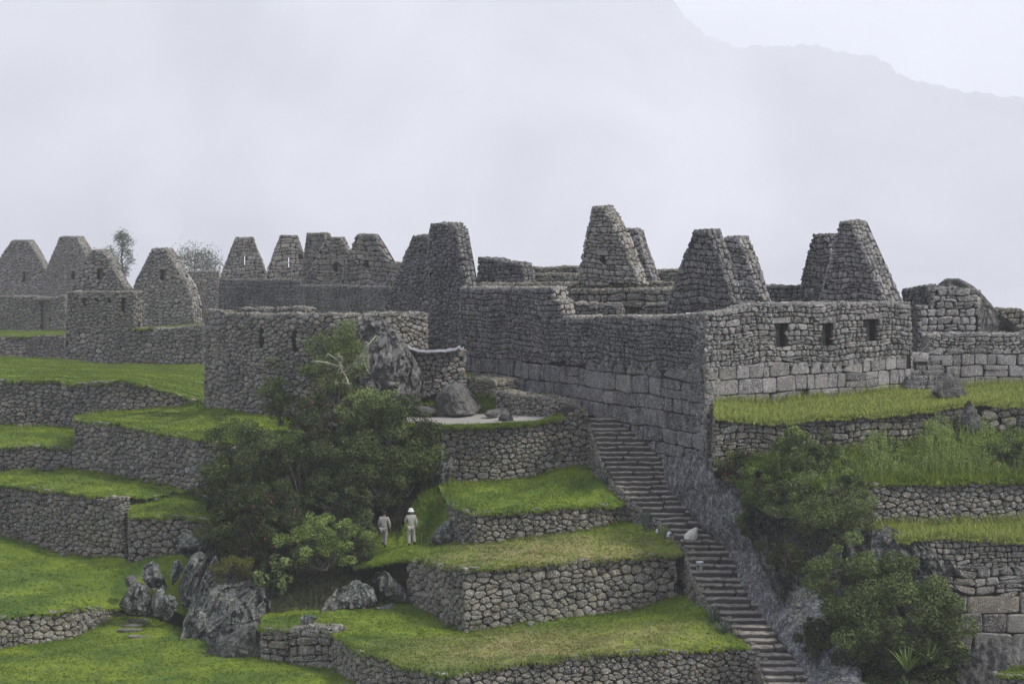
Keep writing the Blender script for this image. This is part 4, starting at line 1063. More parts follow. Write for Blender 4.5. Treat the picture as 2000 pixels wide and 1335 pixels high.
# ================================================================== ROCKS
def outline_rock(name, label, outline, d, thick, mat='granite', seed=1, rough=0.12, lean=0.0, yaw=0.0, cat='rock', group=None, res=None, flat=0.5, facets=0.0, parent=None):
    """boulder with its own thickness whose silhouette follows OUTLINE at distance D; LEAN moves the top away from the camera"""
    pts = np.array([P(x, y, d) for x, y in outline])[:, [0, 2]]
    A = 0; cx = cz = 0; n = len(pts)
    for i in range(n):
        x1, z1 = pts[i]; x2, z2 = pts[(i + 1) % n]; c = x1 * z2 - x2 * z1; A += c; cx += (x1 + x2) * c; cz += (z1 + z2) * c
    c0 = np.array([cx / (3 * A), cz / (3 * A)])
    ext = np.ptp(pts, axis=0).max()
    nt, nph = (int(np.clip(ext * 40, 96, 260)), int(np.clip(ext * 22, 36, 130)))
    th = np.linspace(0, 2 * math.pi, nt, endpoint=False)
    rad = np.zeros(nt)
    for k, t in enumerate(th):
        dx, dz = math.cos(t), math.sin(t); best = 0
        for i in range(n):
            p, q = pts[i] - c0, pts[(i + 1) % n] - c0
            e = q - p; den = dx * e[1] - dz * e[0]
            if abs(den) < 1e-9: continue
            tt = (p[0] * e[1] - p[1] * e[0]) / den; uu = (p[0] * dz - p[1] * dx) / den
            if tt > 0 and -1e-6 <= uu <= 1 + 1e-6: best = max(best, tt)
        rad[k] = best
    ph = np.linspace(0, math.pi, nph)
    V = []
    for p in ph[1:-1]:
        s_, c_ = math.sin(p) ** flat, math.cos(p)
        V.append(np.stack([c0[0] + rad * s_ * np.cos(th), np.full(nt, d - c_ * thick / 2), c0[1] + rad * s_ * np.sin(th)], 1))
    V = np.concatenate(V + [[[c0[0], d - thick / 2, c0[1]]], [[c0[0], d + thick / 2, c0[1]]]])
    m = nph - 2
    i, j = np.meshgrid(np.arange(m - 1), np.arange(nt), indexing='ij')
    a = (i * nt + j).ravel(); b = (i * nt + (j + 1) % nt).ravel()
    F = np.stack([a, b, b + nt, a + nt], 1)
    ctr = np.array([c0[0], d, c0[1]])
    dirv = V - ctr; size = np.linalg.norm(dirv, axis=1, keepdims=True) + 1e-6
    sc = 1.6 / max(rad.mean(), 0.3)
    # broken faces: planes cut into the front and back of the lump
    rr_ = np.random.default_rng(seed * 17 + 3)
    ex = np.array([np.ptp(V[:, 0]) / 2, thick / 2, np.ptp(V[:, 2]) / 2])
    q = (V - ctr) / ex
    for _ in range(11):
        nn = np.array([rr_.normal(), rr_.choice([-1, 1]) * rr_.uniform(0.5, 1.4), rr_.normal() * 0.8]); nn /= np.linalg.norm(nn)
        kk = rr_.uniform(0.42, 0.80)
        over = np.clip(q @ nn - kk, 0, None)
        q[:, 1] -= over / nn[1] * 0.92
    V = ctr + q * ex
    nz = vnoise(V * sc, seed, 5, 0.55)
    if facets:
        cell = vnoise(np.floor(V * sc * 1.1 + vnoise(V * sc, seed + 5, 2)[:, None]), seed + 2, 1)
        nz = nz + facets * cell
    V = V + dirv / size * (nz * rough * rad.mean() * 1.6)[:, None]
    tl = rr_.uniform(-0.5, 0.5); W2 = np.stack([V[:, 0] + tl * V[:, 2], V[:, 1], V[:, 2] - tl * V[:, 0]], 1)
    ridg = 0.20 - np.abs(vnoise(W2 * np.array([2.0, 1.2, 0.7]), seed + 21, 4, 0.6)) * 1.6
    fine = vnoise(V * 5.0, seed + 31, 4, 0.6)
    V[:, 1] += nz * rough * thick * 1.2 + np.clip(ridg, -0.3, 0.2) * min(1.1, 0.42 * thick) * (0.22 if mat == 'granite' else 1.0) + fine * 0.07
    V[:, 2] += fine * 0.04
    V[:, 1] += lean * (V[:, 2] - c0[1])
    mb = MB(); mb.add(V, F, 0)
    mb.faces_for_last([[k, nt * m, (k + 1) % nt] for k in range(nt)], 0)
    mb.faces_for_last([[(m - 1) * nt + k, (m - 1) * nt + (k + 1) % nt, nt * m + 1] for k in range(nt)], 0)
    o = mb.build(name, M[mat], parent)
    if parent is None: tag(o, label, cat, group)
    return o

outline_rock('boulder', 'huge leaning granite outcrop rising behind the tallest shrub', [(640, 790), (650, 700), (672, 645), (705, 622), (745, 624), (772, 652), (795, 690), (822, 735), (836, 770), (815, 800), (760, 822), (680, 830)], 118.6, 3.6, 'granite_out', 3, 0.10, 0.35, facets=0.3)
outline_rock('boulder', 'rounded pyramid boulder in the grass behind the plaza', [(846, 800), (852, 775), (872, 752), (888, 745), (905, 752), (925, 772), (941, 795), (925, 808), (880, 810)], 118.6, 2.2, 'granite', 8, 0.08, 0.3)
outline_rock('boulder', 'flat low boulder at the left end of the plaza', [(797, 812), (803, 796), (825, 789), (850, 794), (860, 806), (850, 814), (815, 816)], 118.3, 1.6, 'granite', 9, 0.08, 0.2)
outline_rock('standing_stone', 'small pointed stone standing on the sandy plaza', [(973, 820), (977, 808), (984, 800), (989, 794), (994, 802), (1000, 810), (1003, 820), (988, 823)], 115.6, 0.6, 'granite', 5, 0.06, 0.2, cat='standing stone')
outline_rock('stone', 'low flat stone on the plaza left of the pointed stone', [(945, 808), (952, 801), (975, 798), (985, 803), (972, 811), (952, 813)], 117.0, 0.9, 'granite', 6, 0.1, cat='stone')
outline_rock('stone', 'small stone on the plaza right of the pointed stone', [(1003, 808), (1006, 801), (1014, 800), (1018, 807), (1010, 811)], 117.0, 0.4, 'granite', 7, 0.1, cat='stone')
outline_rock('rock', 'pale lichen covered rock beside the curved plaza wall', [(838, 960), (840, 900), (848, 868), (866, 866), (880, 885), (884, 925), (872, 958), (855, 975)], 113.7, 1.8, 'granite_lichen', 12, 0.16, 0.1)
outline_rock('rock', 'patchy rock behind the worker in the hat', [(838, 1058), (850, 1035), (880, 1012), (895, 1030), (905, 1058), (870, 1064)], 108.2, 1.4, 'granite_lichen', 13, 0.14, 0.4)
outline_rock('rock', 'lichen rock jutting up under the grass terrace left of the corner wall', [(729, 1135), (733, 1113), (748, 1110), (768, 1130), (790, 1150), (803, 1172), (788, 1185), (760, 1165)], 106.4, 1.3, 'granite_lichen', 14, 0.14, 0.2)
outline_rock('rock', 'mottled rock at the foot of the dark bank', [(628, 1188), (640, 1165), (668, 1145), (700, 1138), (730, 1150), (738, 1172), (715, 1188), (670, 1196)], 106.4, 1.8, 'granite_lichen', 15, 0.12, 0.4)
outline_rock('rock', 'small pale rock poking out of the lowest grass terrace', [(720, 1192), (735, 1183), (765, 1180), (775, 1190), (760, 1198), (730, 1198)], 105.4, 0.8, 'granite_lichen', 16, 0.14)
outline_rock('stone', 'loose stone sitting on the wall edge above the square pillar', [(588, 1216), (586, 1202), (602, 1199), (620, 1204), (612, 1214), (600, 1222)], 101.6, 0.7, 'granite_lichen', 17, 0.1, cat='stone')
outline_rock('stone', 'flat stone lying on the left grass strip', [(78, 921), (84, 910), (100, 905), (125, 909), (128, 918), (105, 924)], 126.0, 0.9, 'granite', 18, 0.1, cat='stone')
# rocks at the bottom left
BL = 'rocks between the two bottom left lawns'
outline_rock('rock', 'dark upright rock with white flecks, topmost of the lawn rocks', [(275, 1125), (280, 1105), (296, 1094), (310, 1105), (318, 1125), (325, 1150), (300, 1150)], 110.6, 1.6, 'granite_lichen', 21, 0.14, 0.3, group=BL)
outline_rock('rock', 'small round rock at the left end of the lawn rocks', [(242, 1140), (246, 1127), (258, 1123), (268, 1131), (262, 1142), (250, 1146)], 110.2, 0.8, 'granite', 22, 0.1, group=BL)
outline_rock('rock', 'ribbed grey rock beside the end of the low curving wall', [(237, 1175), (250, 1145), (268, 1137), (290, 1145), (305, 1175), (303, 1200), (280, 1204), (262, 1203), (250, 1195)], 108.6, 1.8, 'granite_lichen', 23, 0.16, 0.2, group=BL, facets=0.5)
outline_rock('rock', 'tall slab rock leaning right in the lawn rocks', [(345, 1160), (355, 1120), (372, 1085), (392, 1075), (405, 1085), (395, 1120), (388, 1165), (380, 1182), (360, 1178)], 109.6, 1.7, 'granite_lichen', 24, 0.14, 0.3, group=BL, facets=0.6)
outline_rock('rock', 'thin pale slab rock standing left of the tall leaning slab', [(333, 1118), (338, 1095), (358, 1088), (362, 1098), (350, 1128), (338, 1140)], 110.5, 0.9, 'granite_lichen', 25, 0.1, 0.2, group=BL)
outline_rock('rock', 'pair of pale rock teeth at the lawn edge', [(300, 1200), (315, 1165), (330, 1158), (345, 1170), (348, 1190), (330, 1208), (315, 1203)], 107.9, 1.0, 'granite_lichen', 26, 0.2, 0.2, group=BL, facets=0.6)
outline_rock('rock', 'rock overhang with a dark hollow under the shrubs', [(347, 1080), (345, 1052), (358, 1032), (380, 1040), (400, 1045), (395, 1075), (372, 1092)], 112.4, 1.2, 'granite_lichen', 27, 0.12, group=BL)
outline_rock('rock', 'great sloping sheet of pale lichen rock below the shrubs', [(362, 1232), (376, 1185), (395, 1150), (420, 1118), (455, 1130), (500, 1130), (530, 1160), (528, 1210), (500, 1240), (430, 1262), (385, 1236)], 107.0, 3.6, 'granite_lichen', 28, 0.15, 0.75, group=BL, facets=0.5)
outline_rock('rock', 'dark speckled wedge of rock against the wall block at the lawn', [(393, 1280), (410, 1262), (445, 1240), (480, 1215), (510, 1200), (508, 1260), (507, 1291), (450, 1288)], 102.6, 2.0, 'granite', 29, 0.10, 0.2, group=BL, facets=0.4)
outline_rock('rock', 'steep rock with hanging weeds above the dark wedge', [(405, 1240), (430, 1215), (465, 1180), (505, 1150), (530, 1190), (512, 1228), (470, 1245), (425, 1262)], 104.2, 2.2, 'granite_lichen', 30, 0.15, 0.5, group=BL, facets=0.5)
outline_rock('rock', 'narrow leaning slab with pale crust between the tall slab and the great sheet', [(372, 1190), (385, 1150), (405, 1105), (420, 1085), (428, 1100), (415, 1150), (398, 1195)], 108.8, 1.2, 'granite_lichen', 61, 0.16, 0.3, group=BL, facets=0.6)
outline_rock('rock', 'low broken rock in front of the great pale sheet', [(362, 1222), (372, 1200), (395, 1188), (412, 1200), (408, 1228), (388, 1238)], 106.0, 1.1, 'granite_lichen', 62, 0.18, 0.3, group=BL, facets=0.6)
outline_rock('rock', 'sharp rock blade leaning right in the middle of the great sheet', [(430, 1235), (452, 1190), (492, 1150), (522, 1140), (520, 1165), (480, 1205), (452, 1240)], 104.6, 1.2, 'granite_lichen', 64, 0.14, 0.4, group=BL, facets=0.6)
outline_rock('rock', 'small rock between the ribbed rock and the rock teeth', [(295, 1185), (300, 1160), (314, 1148), (325, 1162), (322, 1190), (308, 1198)], 108.3, 0.9, 'granite_lichen', 65, 0.16, 0.2, group=BL, facets=0.6)
outline_rock('rock', 'dark rock wedge behind the tall leaning slab', [(385, 1130), (395, 1085), (410, 1070), (430, 1080), (428, 1120), (405, 1145)], 110.6, 1.2, 'granite_dark', 66, 0.16, 0.2, group=BL, facets=0.6)
# rough stone steps in the lawn
r = np.random.default_rng(5)
for k, (x, y, lab) in enumerate([(268, 1212, 'top step of the sunken stone steps in the lawn'), (258, 1222, 'second step from the top of the sunken lawn steps'), (254, 1232, 'third and longest lying step of the sunken lawn steps'), (272, 1244, 'lowest step stone lying apart in the bottom left lawn')]):
    mb = MB(); p = ground(x, y); mb.box(p + np.array([0, 0, 0.0]), (0.9 + 0.12 * (k == 2), 0.35, 0.14), 0, (0.4, .4, .9), r.uniform(-.1, .1), 0.06, r)
    tag(mb.build('stepping_stone', [M['stone']], smooth=False), lab, 'stepping stone', 'stone steps in the lawn')

# big rock face right of the staircase
def rock_face(name, label, rows, mat, seed, amp, thick=2.5, bulge=1.0, cat='rock', n=110, m=300):
    L = resample([P(*a) for a, b in rows], m); Rr = resample([P(*b) for a, b in rows], m)
    t = np.linspace(0, 1, n)
    G = L[:, None] * (1 - t)[None, :, None] + Rr[:, None] * t[None, :, None]
    G[..., 1] -= bulge * (4 * t * (1 - t))[None] ** 0.7
    V = G.reshape(-1, 3)
    nz = vnoise(V * 0.7, seed, 7, 0.62)
    W2 = np.stack([V[:, 0] + 0.55 * V[:, 2], V[:, 1], V[:, 2] - 0.55 * V[:, 0]], 1)
    cr = -np.abs(vnoise(W2 * np.array([0.55, 0.4, 0.35]), seed + 3, 3, 0.5)) * 1.5 + vnoise(V * 3.5, seed + 6, 3, 0.6) * 0.35
    V = V + np.stack([0.25 * nz, -(nz * amp + cr * amp), 0.35 * nz], 1)
    G = V.reshape(m, n, 3)
    side = np.array([0, thick, -0.6])
    G = np.concatenate([G[:, :1] + side, G, G[:, -1:] + side], 1); n2 = n + 2
    V = G.reshape(-1, 3)
    i, j = np.meshgrid(np.arange(m - 1), np.arange(n2 - 1), indexing='ij'); a = (i * n2 + j).ravel()
    mb = MB(); mb.add(V, np.stack([a, a + 1, a + n2 + 1, a + n2], 1), 0)
    return tag(mb.build(name, M[mat]), label, cat)
rock_face('rock_slab', 'long violet grey rock face running down beside the staircase', [
    ((1290, 893, 112.2), (1392, 890, 105.6)), ((1300, 950, 110.3), (1440, 955, 104)), ((1362, 1020, 107.4), (1475, 1030, 102.4)),
    ((1414, 1064, 105.6), (1530, 1085, 100.8)), ((1436, 1118, 103.0), (1575, 1130, 99.2)), ((1468, 1174, 100.6), (1612, 1180, 97.2)),
    ((1508, 1234, 98.0), (1650, 1245, 95.2)), ((1540, 1277, 96.2), (1680, 1295, 94)), ((1578, 1335, 94.0), (1710, 1350, 92.6)), ((1615, 1410, 91.6), (1740, 1420, 91))],
    'granite_violet', 41, 0.40, bulge=1.0)
outline_rock('rock', 'dark cleft outcrop under the bushes right of the rock face', [(1440, 960), (1500, 1000), (1600, 1020), (1700, 1035), (1770, 1042), (1838, 1100), (1875, 1160), (1885, 1260), (1880, 1430), (1600, 1430), (1560, 1250), (1490, 1100)], 98.6, 4.2, 'granite_dark', 43, 0.10, 0.25, facets=0.5, flat=0.3)
outline_rock('rock', 'pale rock spur standing among the ferns', [(1478, 1090), (1482, 1030), (1492, 990), (1510, 985), (1520, 1020), (1518, 1075), (1500, 1110)], 100.4, 1.5, 'granite_violet', 44, 0.14, 0.2)
outline_rock('rock', 'dark dome of rock at the left end of the grass strip', [(1700, 1090), (1706, 1050), (1735, 1030), (1765, 1040), (1800, 1065), (1850, 1085), (1870, 1120), (1800, 1130)], 96.6, 1.6, 'granite_dark', 46, 0.12, 0.3)
outline_rock('rock', 'base rock under the huge fitted blocks at bottom right', [(1872, 1262), (1950, 1247), (2120, 1247), (2120, 1420), (1872, 1420)], 96.5, 2.2, 'granite', 47, 0.05, 0.1, flat=0.3)
outline_rock('rock', 'speckled triangular rock leaning against the little steps', [(1812, 764), (1838, 738), (1863, 715), (1876, 742), (1889, 775), (1896, 800), (1870, 798), (1840, 785)], 110.6, 1.2, 'granite', 48, 0.05, 0.1, facets=0.3)
outline_rock('rock', 'dark rock splitting the terrace wall below the triangular rock', [(1876, 815), (1890, 780), (1905, 798), (1914, 822), (1913, 852), (1890, 866), (1866, 856)], 106.4, 1.3, 'granite', 49, 0.06, 0.0, facets=0.3)
outline_rock('boulder', 'smooth domed rock behind the square block of wall at right', [(1815, 730), (1822, 566), (1832, 552), (1850, 544), (1873, 544), (1895, 556), (1917, 573), (1935, 592), (1948, 608), (1990, 640), (1995, 730)], 124.2, 3.0, 'granite', 50, 0.02, 0.0, flat=0.35)
outline_rock('stone', 'upright pale block on the wall of the large house', [(1571, 590), (1571, 564), (1588, 563), (1590, 590)], 118.5, 0.5, 'granite', 51, 0.05, cat='stone', flat=0.25)

# ================================================================== STAIRCASE
ST = [(818, 1152, 1197, 115), (889, 1173, 1279, 112), (950, 1208, 1298, 110), (1018, 1288, 1362, 107.2), (1062, 1337, 1416, 105.3), (1118, 1354, 1438, 102.8), (1174, 1384, 1470, 100.3), (1234, 1440, 1510, 97.8), (1277, 1479, 1542, 96), (1333, 1500, 1580, 93.8), (1400, 1530, 1618, 91.3)]
SL = np.array([P(x, y, d) for y, x, x2, d in ST]); SR = np.array([P(x2, y, d) for y, x, x2, d in ST])
stairs = thing('stone_staircase', SL[-1], 'long narrow flight of worn stone steps below the great wall', 'staircase')
def stone_block(mb, x0, x1, y0, y1, z0, z1, r, val, n=5):
    """one rough slab: a rounded box with a wavy nosing"""
    w = x1 - x0; K = 8
    xs = np.linspace(x0, x1, K); 
    prof = [(y0 + 0.02, z0), (y0, z0 + 0.35 * (z1 - z0)), (y0 + 0.005, z1 - 0.045), (y0 + 0.05, z1 - 0.004), ((y0 + y1) / 2, z1 + 0.0), (y1, z1 - 0.01), (y1, z0)]
    wob = r.normal(0, 0.028, K); wz = r.normal(0, 0.014, K)
    V = [[x + (0.02 if k == 0 else -0.02 if k == K - 1 else 0), y + (wob[k] if q < 4 else 0) + r.normal(0, .006), z + (wz[k] if q in (2, 3, 4) else 0)] for k, x in enumerate(xs) for q, (y, z) in enumerate(prof)]
    q = len(prof)
    F = [[k * q + i, (k + 1) * q + i, (k + 1) * q + i + 1, k * q + i + 1] for k in range(K - 1) for i in range(q - 1)]
    mb.add(V, F, 0, (val, r.uniform(.2, .8), r.random()))
    mb.faces_for_last([list(range(q))], 0); mb.faces_for_last([[(K - 1) * q + i for i in range(q)][::-1]], 0)
M['step_stone'] = stone_mat('worn_step_stone', (0.030, 0.025, 0.020), (0.20, 0.18, 0.155), warm=(0.17, 0.13, 0.09), lichen=0.25, moss=0.0, stain=0.2, warmth=0.7)
def step_mat():
    t = NT('dusty_tread_stone')
    r, g, b = t.tint()
    c = t.mix(t.math('ADD', t.math('MULTIPLY', r, 0.6), t.math('MULTIPLY', t.noise(7, 5, 0.7), 0.5)), (0.016, 0.015, 0.014), (0.080, 0.073, 0.066))
    up = t.ramp(t.up(), [(0.35, 0.0), (0.8, 1.0)])
    dust = t.mix(t.ramp(t.noise(3.5, 5, 0.7), [(0.35, 0.0), (0.65, 1.0)]), (0.09, 0.080, 0.068), (0.33, 0.305, 0.265))
    c = t.mix(up, c, dust)
    t.color(c); t.bump(t.noise(12, 6, 0.7), 0.8, 0.04)
    return t.m
M['step'] = step_mat()
NS = 50; r = np.random.default_rng(77)
zt = np.linspace(SL[0, 2], SL[-1, 2], NS)
def sat(z, A): return np.array([np.interp(z, A[::-1, 2], A[::-1, k]) for k in range(2)])
for k in range(NS):
    z = zt[k]; a, b = sat(z, SL), sat(z, SR); z2 = zt[min(k + 1, NS - 1)]
    up_a = sat(zt[max(k - 1, 0)], SL); yb = max(up_a[1], a[1] + 0.25) + 0.12
    mb = MB(); x = a[0] - 0.04; xe = b[0] + 0.30
    while x < xe - 0.1:
        w = min(r.uniform(0.9, 2.3), xe - x)
        if xe - x - w < 0.3: w = xe - x
        f = (x - a[0]) / max(xe - a[0], 0.1)
        yy = a[1] + (b[1] - a[1]) * f + 0.06 * math.sin(k * 2.3) + 0.10 * math.sin(f * 2.5 + k) * 0.4 + r.normal(0, 0.015)
        stone_block(mb, x + 0.008, x + w - 0.008, yy, yb + 0.1, z - 0.26, z + r.normal(0, 0.008) + 0.03 * f + 0.025 * math.sin(f * 3 + k * 0.3), r, r.uniform(0.2, 0.7))
        x += w
    mb.box(((a[0] + xe) / 2, (a[1] + yb) / 2 + 0.35, z - 1.2), (xe - a[0] - 0.1, yb - a[1] + 0.3, 2.0), 0, (0.1, .3, .3))
    mb.build('step', M['step'], stairs)
# side wall along the left of the flight
st = []
for (y, xl, xr, d) in ST:
    p = P(xl, y, d); st.append((xl - 4, y + 2, y + 62, d + 0.2))
rwall('rough side wall holding up the staircase on its left', st, 'field', 0.35, 'stone_brown', thick=0.5, name='staircase_side_wall', cap=True)
# top landing slabs
mb = MB(); r = np.random.default_rng(3)
for (x, y, d, w) in [(1075, 783, 117.2, 1.0), (1098, 786, 117, 1.1), (1118, 789, 116.6, 0.9), (1085, 778, 118, 1.3), (1112, 780, 118, 1.2), (1215, 816, 115.6, 1.3), (1185, 806, 116.6, 1.2)]:
    p = P(x, y, d); stone_block(mb, p[0] - w / 2, p[0] + w / 2, p[1] - 0.35, p[1] + 0.45, p[2] - 0.3, p[2] + r.normal(0, .02), r, 0.7)
tag(mb.build('paving_slabs', [M['step_stone']]), 'flat paving slabs between the garden wall and the stair head', 'paving')
# little steps at right
ls = thing('stone_staircase', P(1810, 765, 115), 'short dark flight of steps up to the gap beside the large house', 'staircase')
for k in range(7):
    y = 764 - k * 10; d = 114.2 + k * 0.42; mb = MB()
    xl, xr = 1765 + k * 2 + (3 if k > 3 else 0), 1840 - k * 0 + (6 if k in (3, 4) else 0)
    if k > 4: xl, xr = 1788, 1842
    a, b = P(xl, y, d), P(xr, y, d); x = a[0]
    while x < b[0] - 0.1:
        w = min(r.uniform(0.5, 1.1), b[0] - x); stone_block(mb, x + .01, x + w - .01, a[1] + r.normal(0, .03), a[1] + 0.8, a[2] - 0.32, a[2], r, r.uniform(0.1, 0.5)); x += w
    mb.box(((a[0] + b[0]) / 2, a[1] + 0.55, a[2] - 0.9), (b[0] - a[0] - 0.1, 0.7, 1.5), 0, (0.1, .3, .3))
    mb.build('step', M['stone_dark'], ls)
o = MB(); p = P(1790, 688, 117); stone_block(o, p[0] - 0.7, p[0] + 0.5, p[1] - 0.6, p[1] + 0.6, p[2] - 0.4, p[2], r, 0.75)
tag(o.build('threshold_slab', [M['stone_cool']]), 'flat threshold slab in the gap at the top of the short dark steps', 'slab')

# ================================================================== PLANTS
def leaves(mb, centers, normals, size, r, aspect=2.2, tone=0.45, spread=0.22, droop=0.0):
    N = len(centers)
    nrm = normals + r.normal(0, 0.75, (N, 3)); nrm /= np.linalg.norm(nrm, axis=1, keepdims=True)
    t = r.normal(0, 1, (N, 3)); t[:, 2] -= droop; t -= (t * nrm).sum(1)[:, None] * nrm; t /= np.linalg.norm(t, axis=1, keepdims=True)
    b = np.cross(nrm, t)
    L = size * r.uniform(0.6, 1.35, N)[:, None]; W = L / aspect
    base = centers - t * L * 0.5; tipp = centers + t * L * 0.5
    mid1 = centers + b * W * 0.5 + nrm * L * 0.07; mid2 = centers - b * W * 0.5 + nrm * L * 0.07
    V = np.stack([base, mid1, tipp, mid2], 1).reshape(-1, 3)
    F = np.arange(4 * N).reshape(-1, 4)
    c = np.stack([np.clip(r.normal(tone, spread, N), 0, 1), r.random(N), r.random(N)], 1)
    mb.add(V, F, 0, np.repeat(c, 4, 0))
def shrub(label, px, py, d, rx, ry, rz, n, size, mat, seed, clumps=60, name='shrub', cat='shrub', group=None, stems=7, base=None, csize=0.28, tone=0.45, aspect=2.2, shell=0.55, droop=0.0, twigs=40, squash=1.0, bark='bark'):
    """crown of leaf clumps spread through an uneven ellipsoid around a photo point, on stems that rise from BASE"""
    r = np.random.default_rng(seed); size = size * 1.2; n = int(n * 1.35)
    c = P(px, py, d); R3 = np.array([rx, ry, rz])
    root = np.array(base) if base is not None else c - np.array([0, 0, rz * 1.05])
    o = thing(name, root, label, cat, group)
    u = r.normal(size=(clumps, 3)); u /= np.linalg.norm(u, axis=1, keepdims=True)
    rad = shell + (1 - shell) * r.random(clumps) ** 0.6
    lump = 1 + 0.75 * vnoise(u * 1.5, seed, 3)
    CC = c + u * (rad * lump)[:, None] * R3 * 0.97
    cs = csize * r.uniform(0.55, 1.5, clumps) * (rx * ry * rz) ** (1 / 3)
    per = r.multinomial(n, (cs ** 2) / (cs ** 2).sum())
    mb = MB()
    idx = np.repeat(np.arange(clumps), per)
    v = r.normal(size=(n, 3)); v /= np.linalg.norm(v, axis=1, keepdims=True)
    pts = CC[idx] + v * (cs[idx] * (0.35 + 0.65 * r.random(n) ** 0.5))[:, None] * np.array([1, 1, 0.75 * squash])
    nr = v * 0.5 + np.array([0, 0, 0.7])
    ct = r.normal(0, 0.17, clumps)
    leaves(mb, pts, nr, size, r, aspect, tone, 0.2, droop)
    mb.c[-1][:, 0] = np.clip(mb.c[-1][:, 0] + np.repeat(ct[idx], 4), 0, 1)
    mb.build('crown', M[mat], o)
    tb = MB()
    for k in range(stems):
        tgt = CC[r.integers(0, clumps)]
        w = 0.035 + 0.02 * rx
        mid = (root + tgt) / 2 + r.normal(0, 0.18 * rx, 3)
        tb.tube([root + r.normal(0, 0.08, 3) * np.array([1, 1, 0]), (root + mid) / 2 + r.normal(0, 0.05 * rx, 3), mid, tgt], [w, w * .75, w * .5, w * .2], 6)
        for _ in range(twigs // max(stems, 1)):
            q = CC[r.integers(0, clumps)]
            tb.tube([mid, (mid + q) / 2 + r.normal(0, 0.08 * rx, 3), q], [w * .35, w * .22, w * .08], 4)
    tb.build('trunk', M[bark], o)
    return o
HG = 'shrubs crowding the rocks in the centre'
shrub('large round dark green shrub right of centre above the workers', 745, 878, 112.6, 2.5, 1.8, 2.7, 32000, 0.11, 'leaf_dark', 1, 110, group=HG, csize=0.22, tone=0.5, shell=0.6)
shrub('rounded grey green top of shrubbery in front of the outcrop', 725, 800, 114.6, 1.75, 1.5, 0.95, 9000, 0.10, 'leaf_mid', 2, 50, group=HG, csize=0.26, tone=0.45)
shrub('sprawling dark shrub at the left of the central thicket', 490, 920, 113.4, 2.4, 1.8, 2.7, 24000, 0.10, 'leaf_dark', 3, 110, group=HG, csize=0.22, tone=0.45, shell=0.4)
shrub('low dark shrub spilling over the rocks at the left of the thicket', 470, 1030, 110.6, 2.1, 1.5, 1.9, 16000, 0.10, 'leaf_dark', 4, 80, group=HG, csize=0.24, tone=0.32, shell=0.4)
shrub('brownish shrub in the dark middle of the thicket', 592, 950, 112.0, 1.7, 1.3, 2.6, 17000, 0.10, 'leaf_dark', 5, 70, group=HG, csize=0.25, tone=0.3, shell=0.4)
shrub('tall feathery green shrub against the big grey wall', 655, 705, 116.6, 1.6, 1.1, 2.15, 17000, 0.10, 'leaf_mid', 6, 80, group=HG, csize=0.25, tone=0.55, aspect=4.5, shell=0.3)
shrub('thin dark shrub growing up the foot of the big grey wall', 548, 770, 117.4, 1.15, 1.0, 1.45, 5500, 0.09, 'leaf_dark', 7, 60, group=HG, csize=0.22, tone=0.5, aspect=3, shell=0.2)
shrub('shrub with small red and pink flowers in the centre of the thicket', 610, 815, 114.2, 1.25, 1.0, 1.2, 7500, 0.09, 'leaf_red', 8, 50, group=HG, csize=0.26, tone=0.4)
shrub('bright yellow green shrub in front of the dark hollow', 628, 1052, 107.4, 1.85, 1.2, 1.35, 9500, 0.085, 'leaf_light', 9, 120, group=HG, csize=0.17, tone=0.42, shell=0.2)
shrub('dark shrub with scattered pink blossoms above the lichen rock', 528, 1035, 108.8, 1.5, 1.1, 1.6, 10000, 0.09, 'leaf_red', 10, 50, group=HG, csize=0.26, tone=0.3)
shrub('yellow mossy bush clinging to the lichen rock', 458, 1108, 107.8, 0.95, 0.7, 0.6, 4200, 0.07, 'leaf_olive', 11, 34, group=HG, csize=0.3, tone=0.75)
shrub('broad leaved plant hanging down the rock at the thicket foot', 535, 1120, 106.6, 0.75, 0.6, 1.1, 1100, 0.26, 'leaf_mid', 12, 30, name='plant', cat='plant', group=HG, csize=0.35, tone=0.35, aspect=2.0, droop=1.2)
shrub('ferny dark plant beside the path of the workers', 700, 1060, 108.6, 0.9, 0.8, 0.95, 3200, 0.12, 'leaf_mid', 13, 34, name='plant', cat='plant', group=HG, csize=0.3, tone=0.35, aspect=5)
shrub('dark leafy overhang above the left worker', 725, 940, 111.4, 2.0, 1.1, 0.9, 11000, 0.10, 'leaf_dark', 14, 50, group=HG, csize=0.28, tone=0.3)
shrub('dark bush on the bank left of the left worker', 655, 985, 110.4, 1.5, 1.2, 1.3, 9000, 0.10, 'leaf_dark', 15, 40, group=HG, csize=0.28, tone=0.25)
shrub('dark leaves trailing over the plaza wall beside the lichen rock', 825, 870, 113.4, 0.8, 0.6, 1.3, 3600, 0.10, 'leaf_dark', 16, 30, group=HG, csize=0.3, tone=0.55)
RGp = 'shrubs on the rocks right of the staircase'
shrub('very large round bush at the lower right over the dark outcrop', 1762, 1200, 94.4, 2.75, 1.5, 2.45, 34000, 0.10, 'leaf_dark', 21, 110, group=RGp, csize=0.22, tone=0.62, shell=0.6)
shrub('leafy left shoulder of the lower right bush', 1650, 1150, 94.8, 1.35, 0.9, 1.9, 13000, 0.085, 'leaf_dark', 22, 44, group=RGp, csize=0.28, tone=0.72)
shrub('dark creepers under the very large round bush', 1740, 1300, 94.6, 2.5, 1.0, 1.2, 9000, 0.11, 'leaf_dark', 23, 70, group=RGp, csize=0.26, tone=0.18, droop=0.8, shell=0.3)
shrub('bright green ferny bush at the top of the rock face', 1487, 955, 101.8, 1.0, 0.8, 1.5, 9000, 0.09, 'leaf_light', 24, 40, group=RGp, csize=0.3, tone=0.25, aspect=3.5)
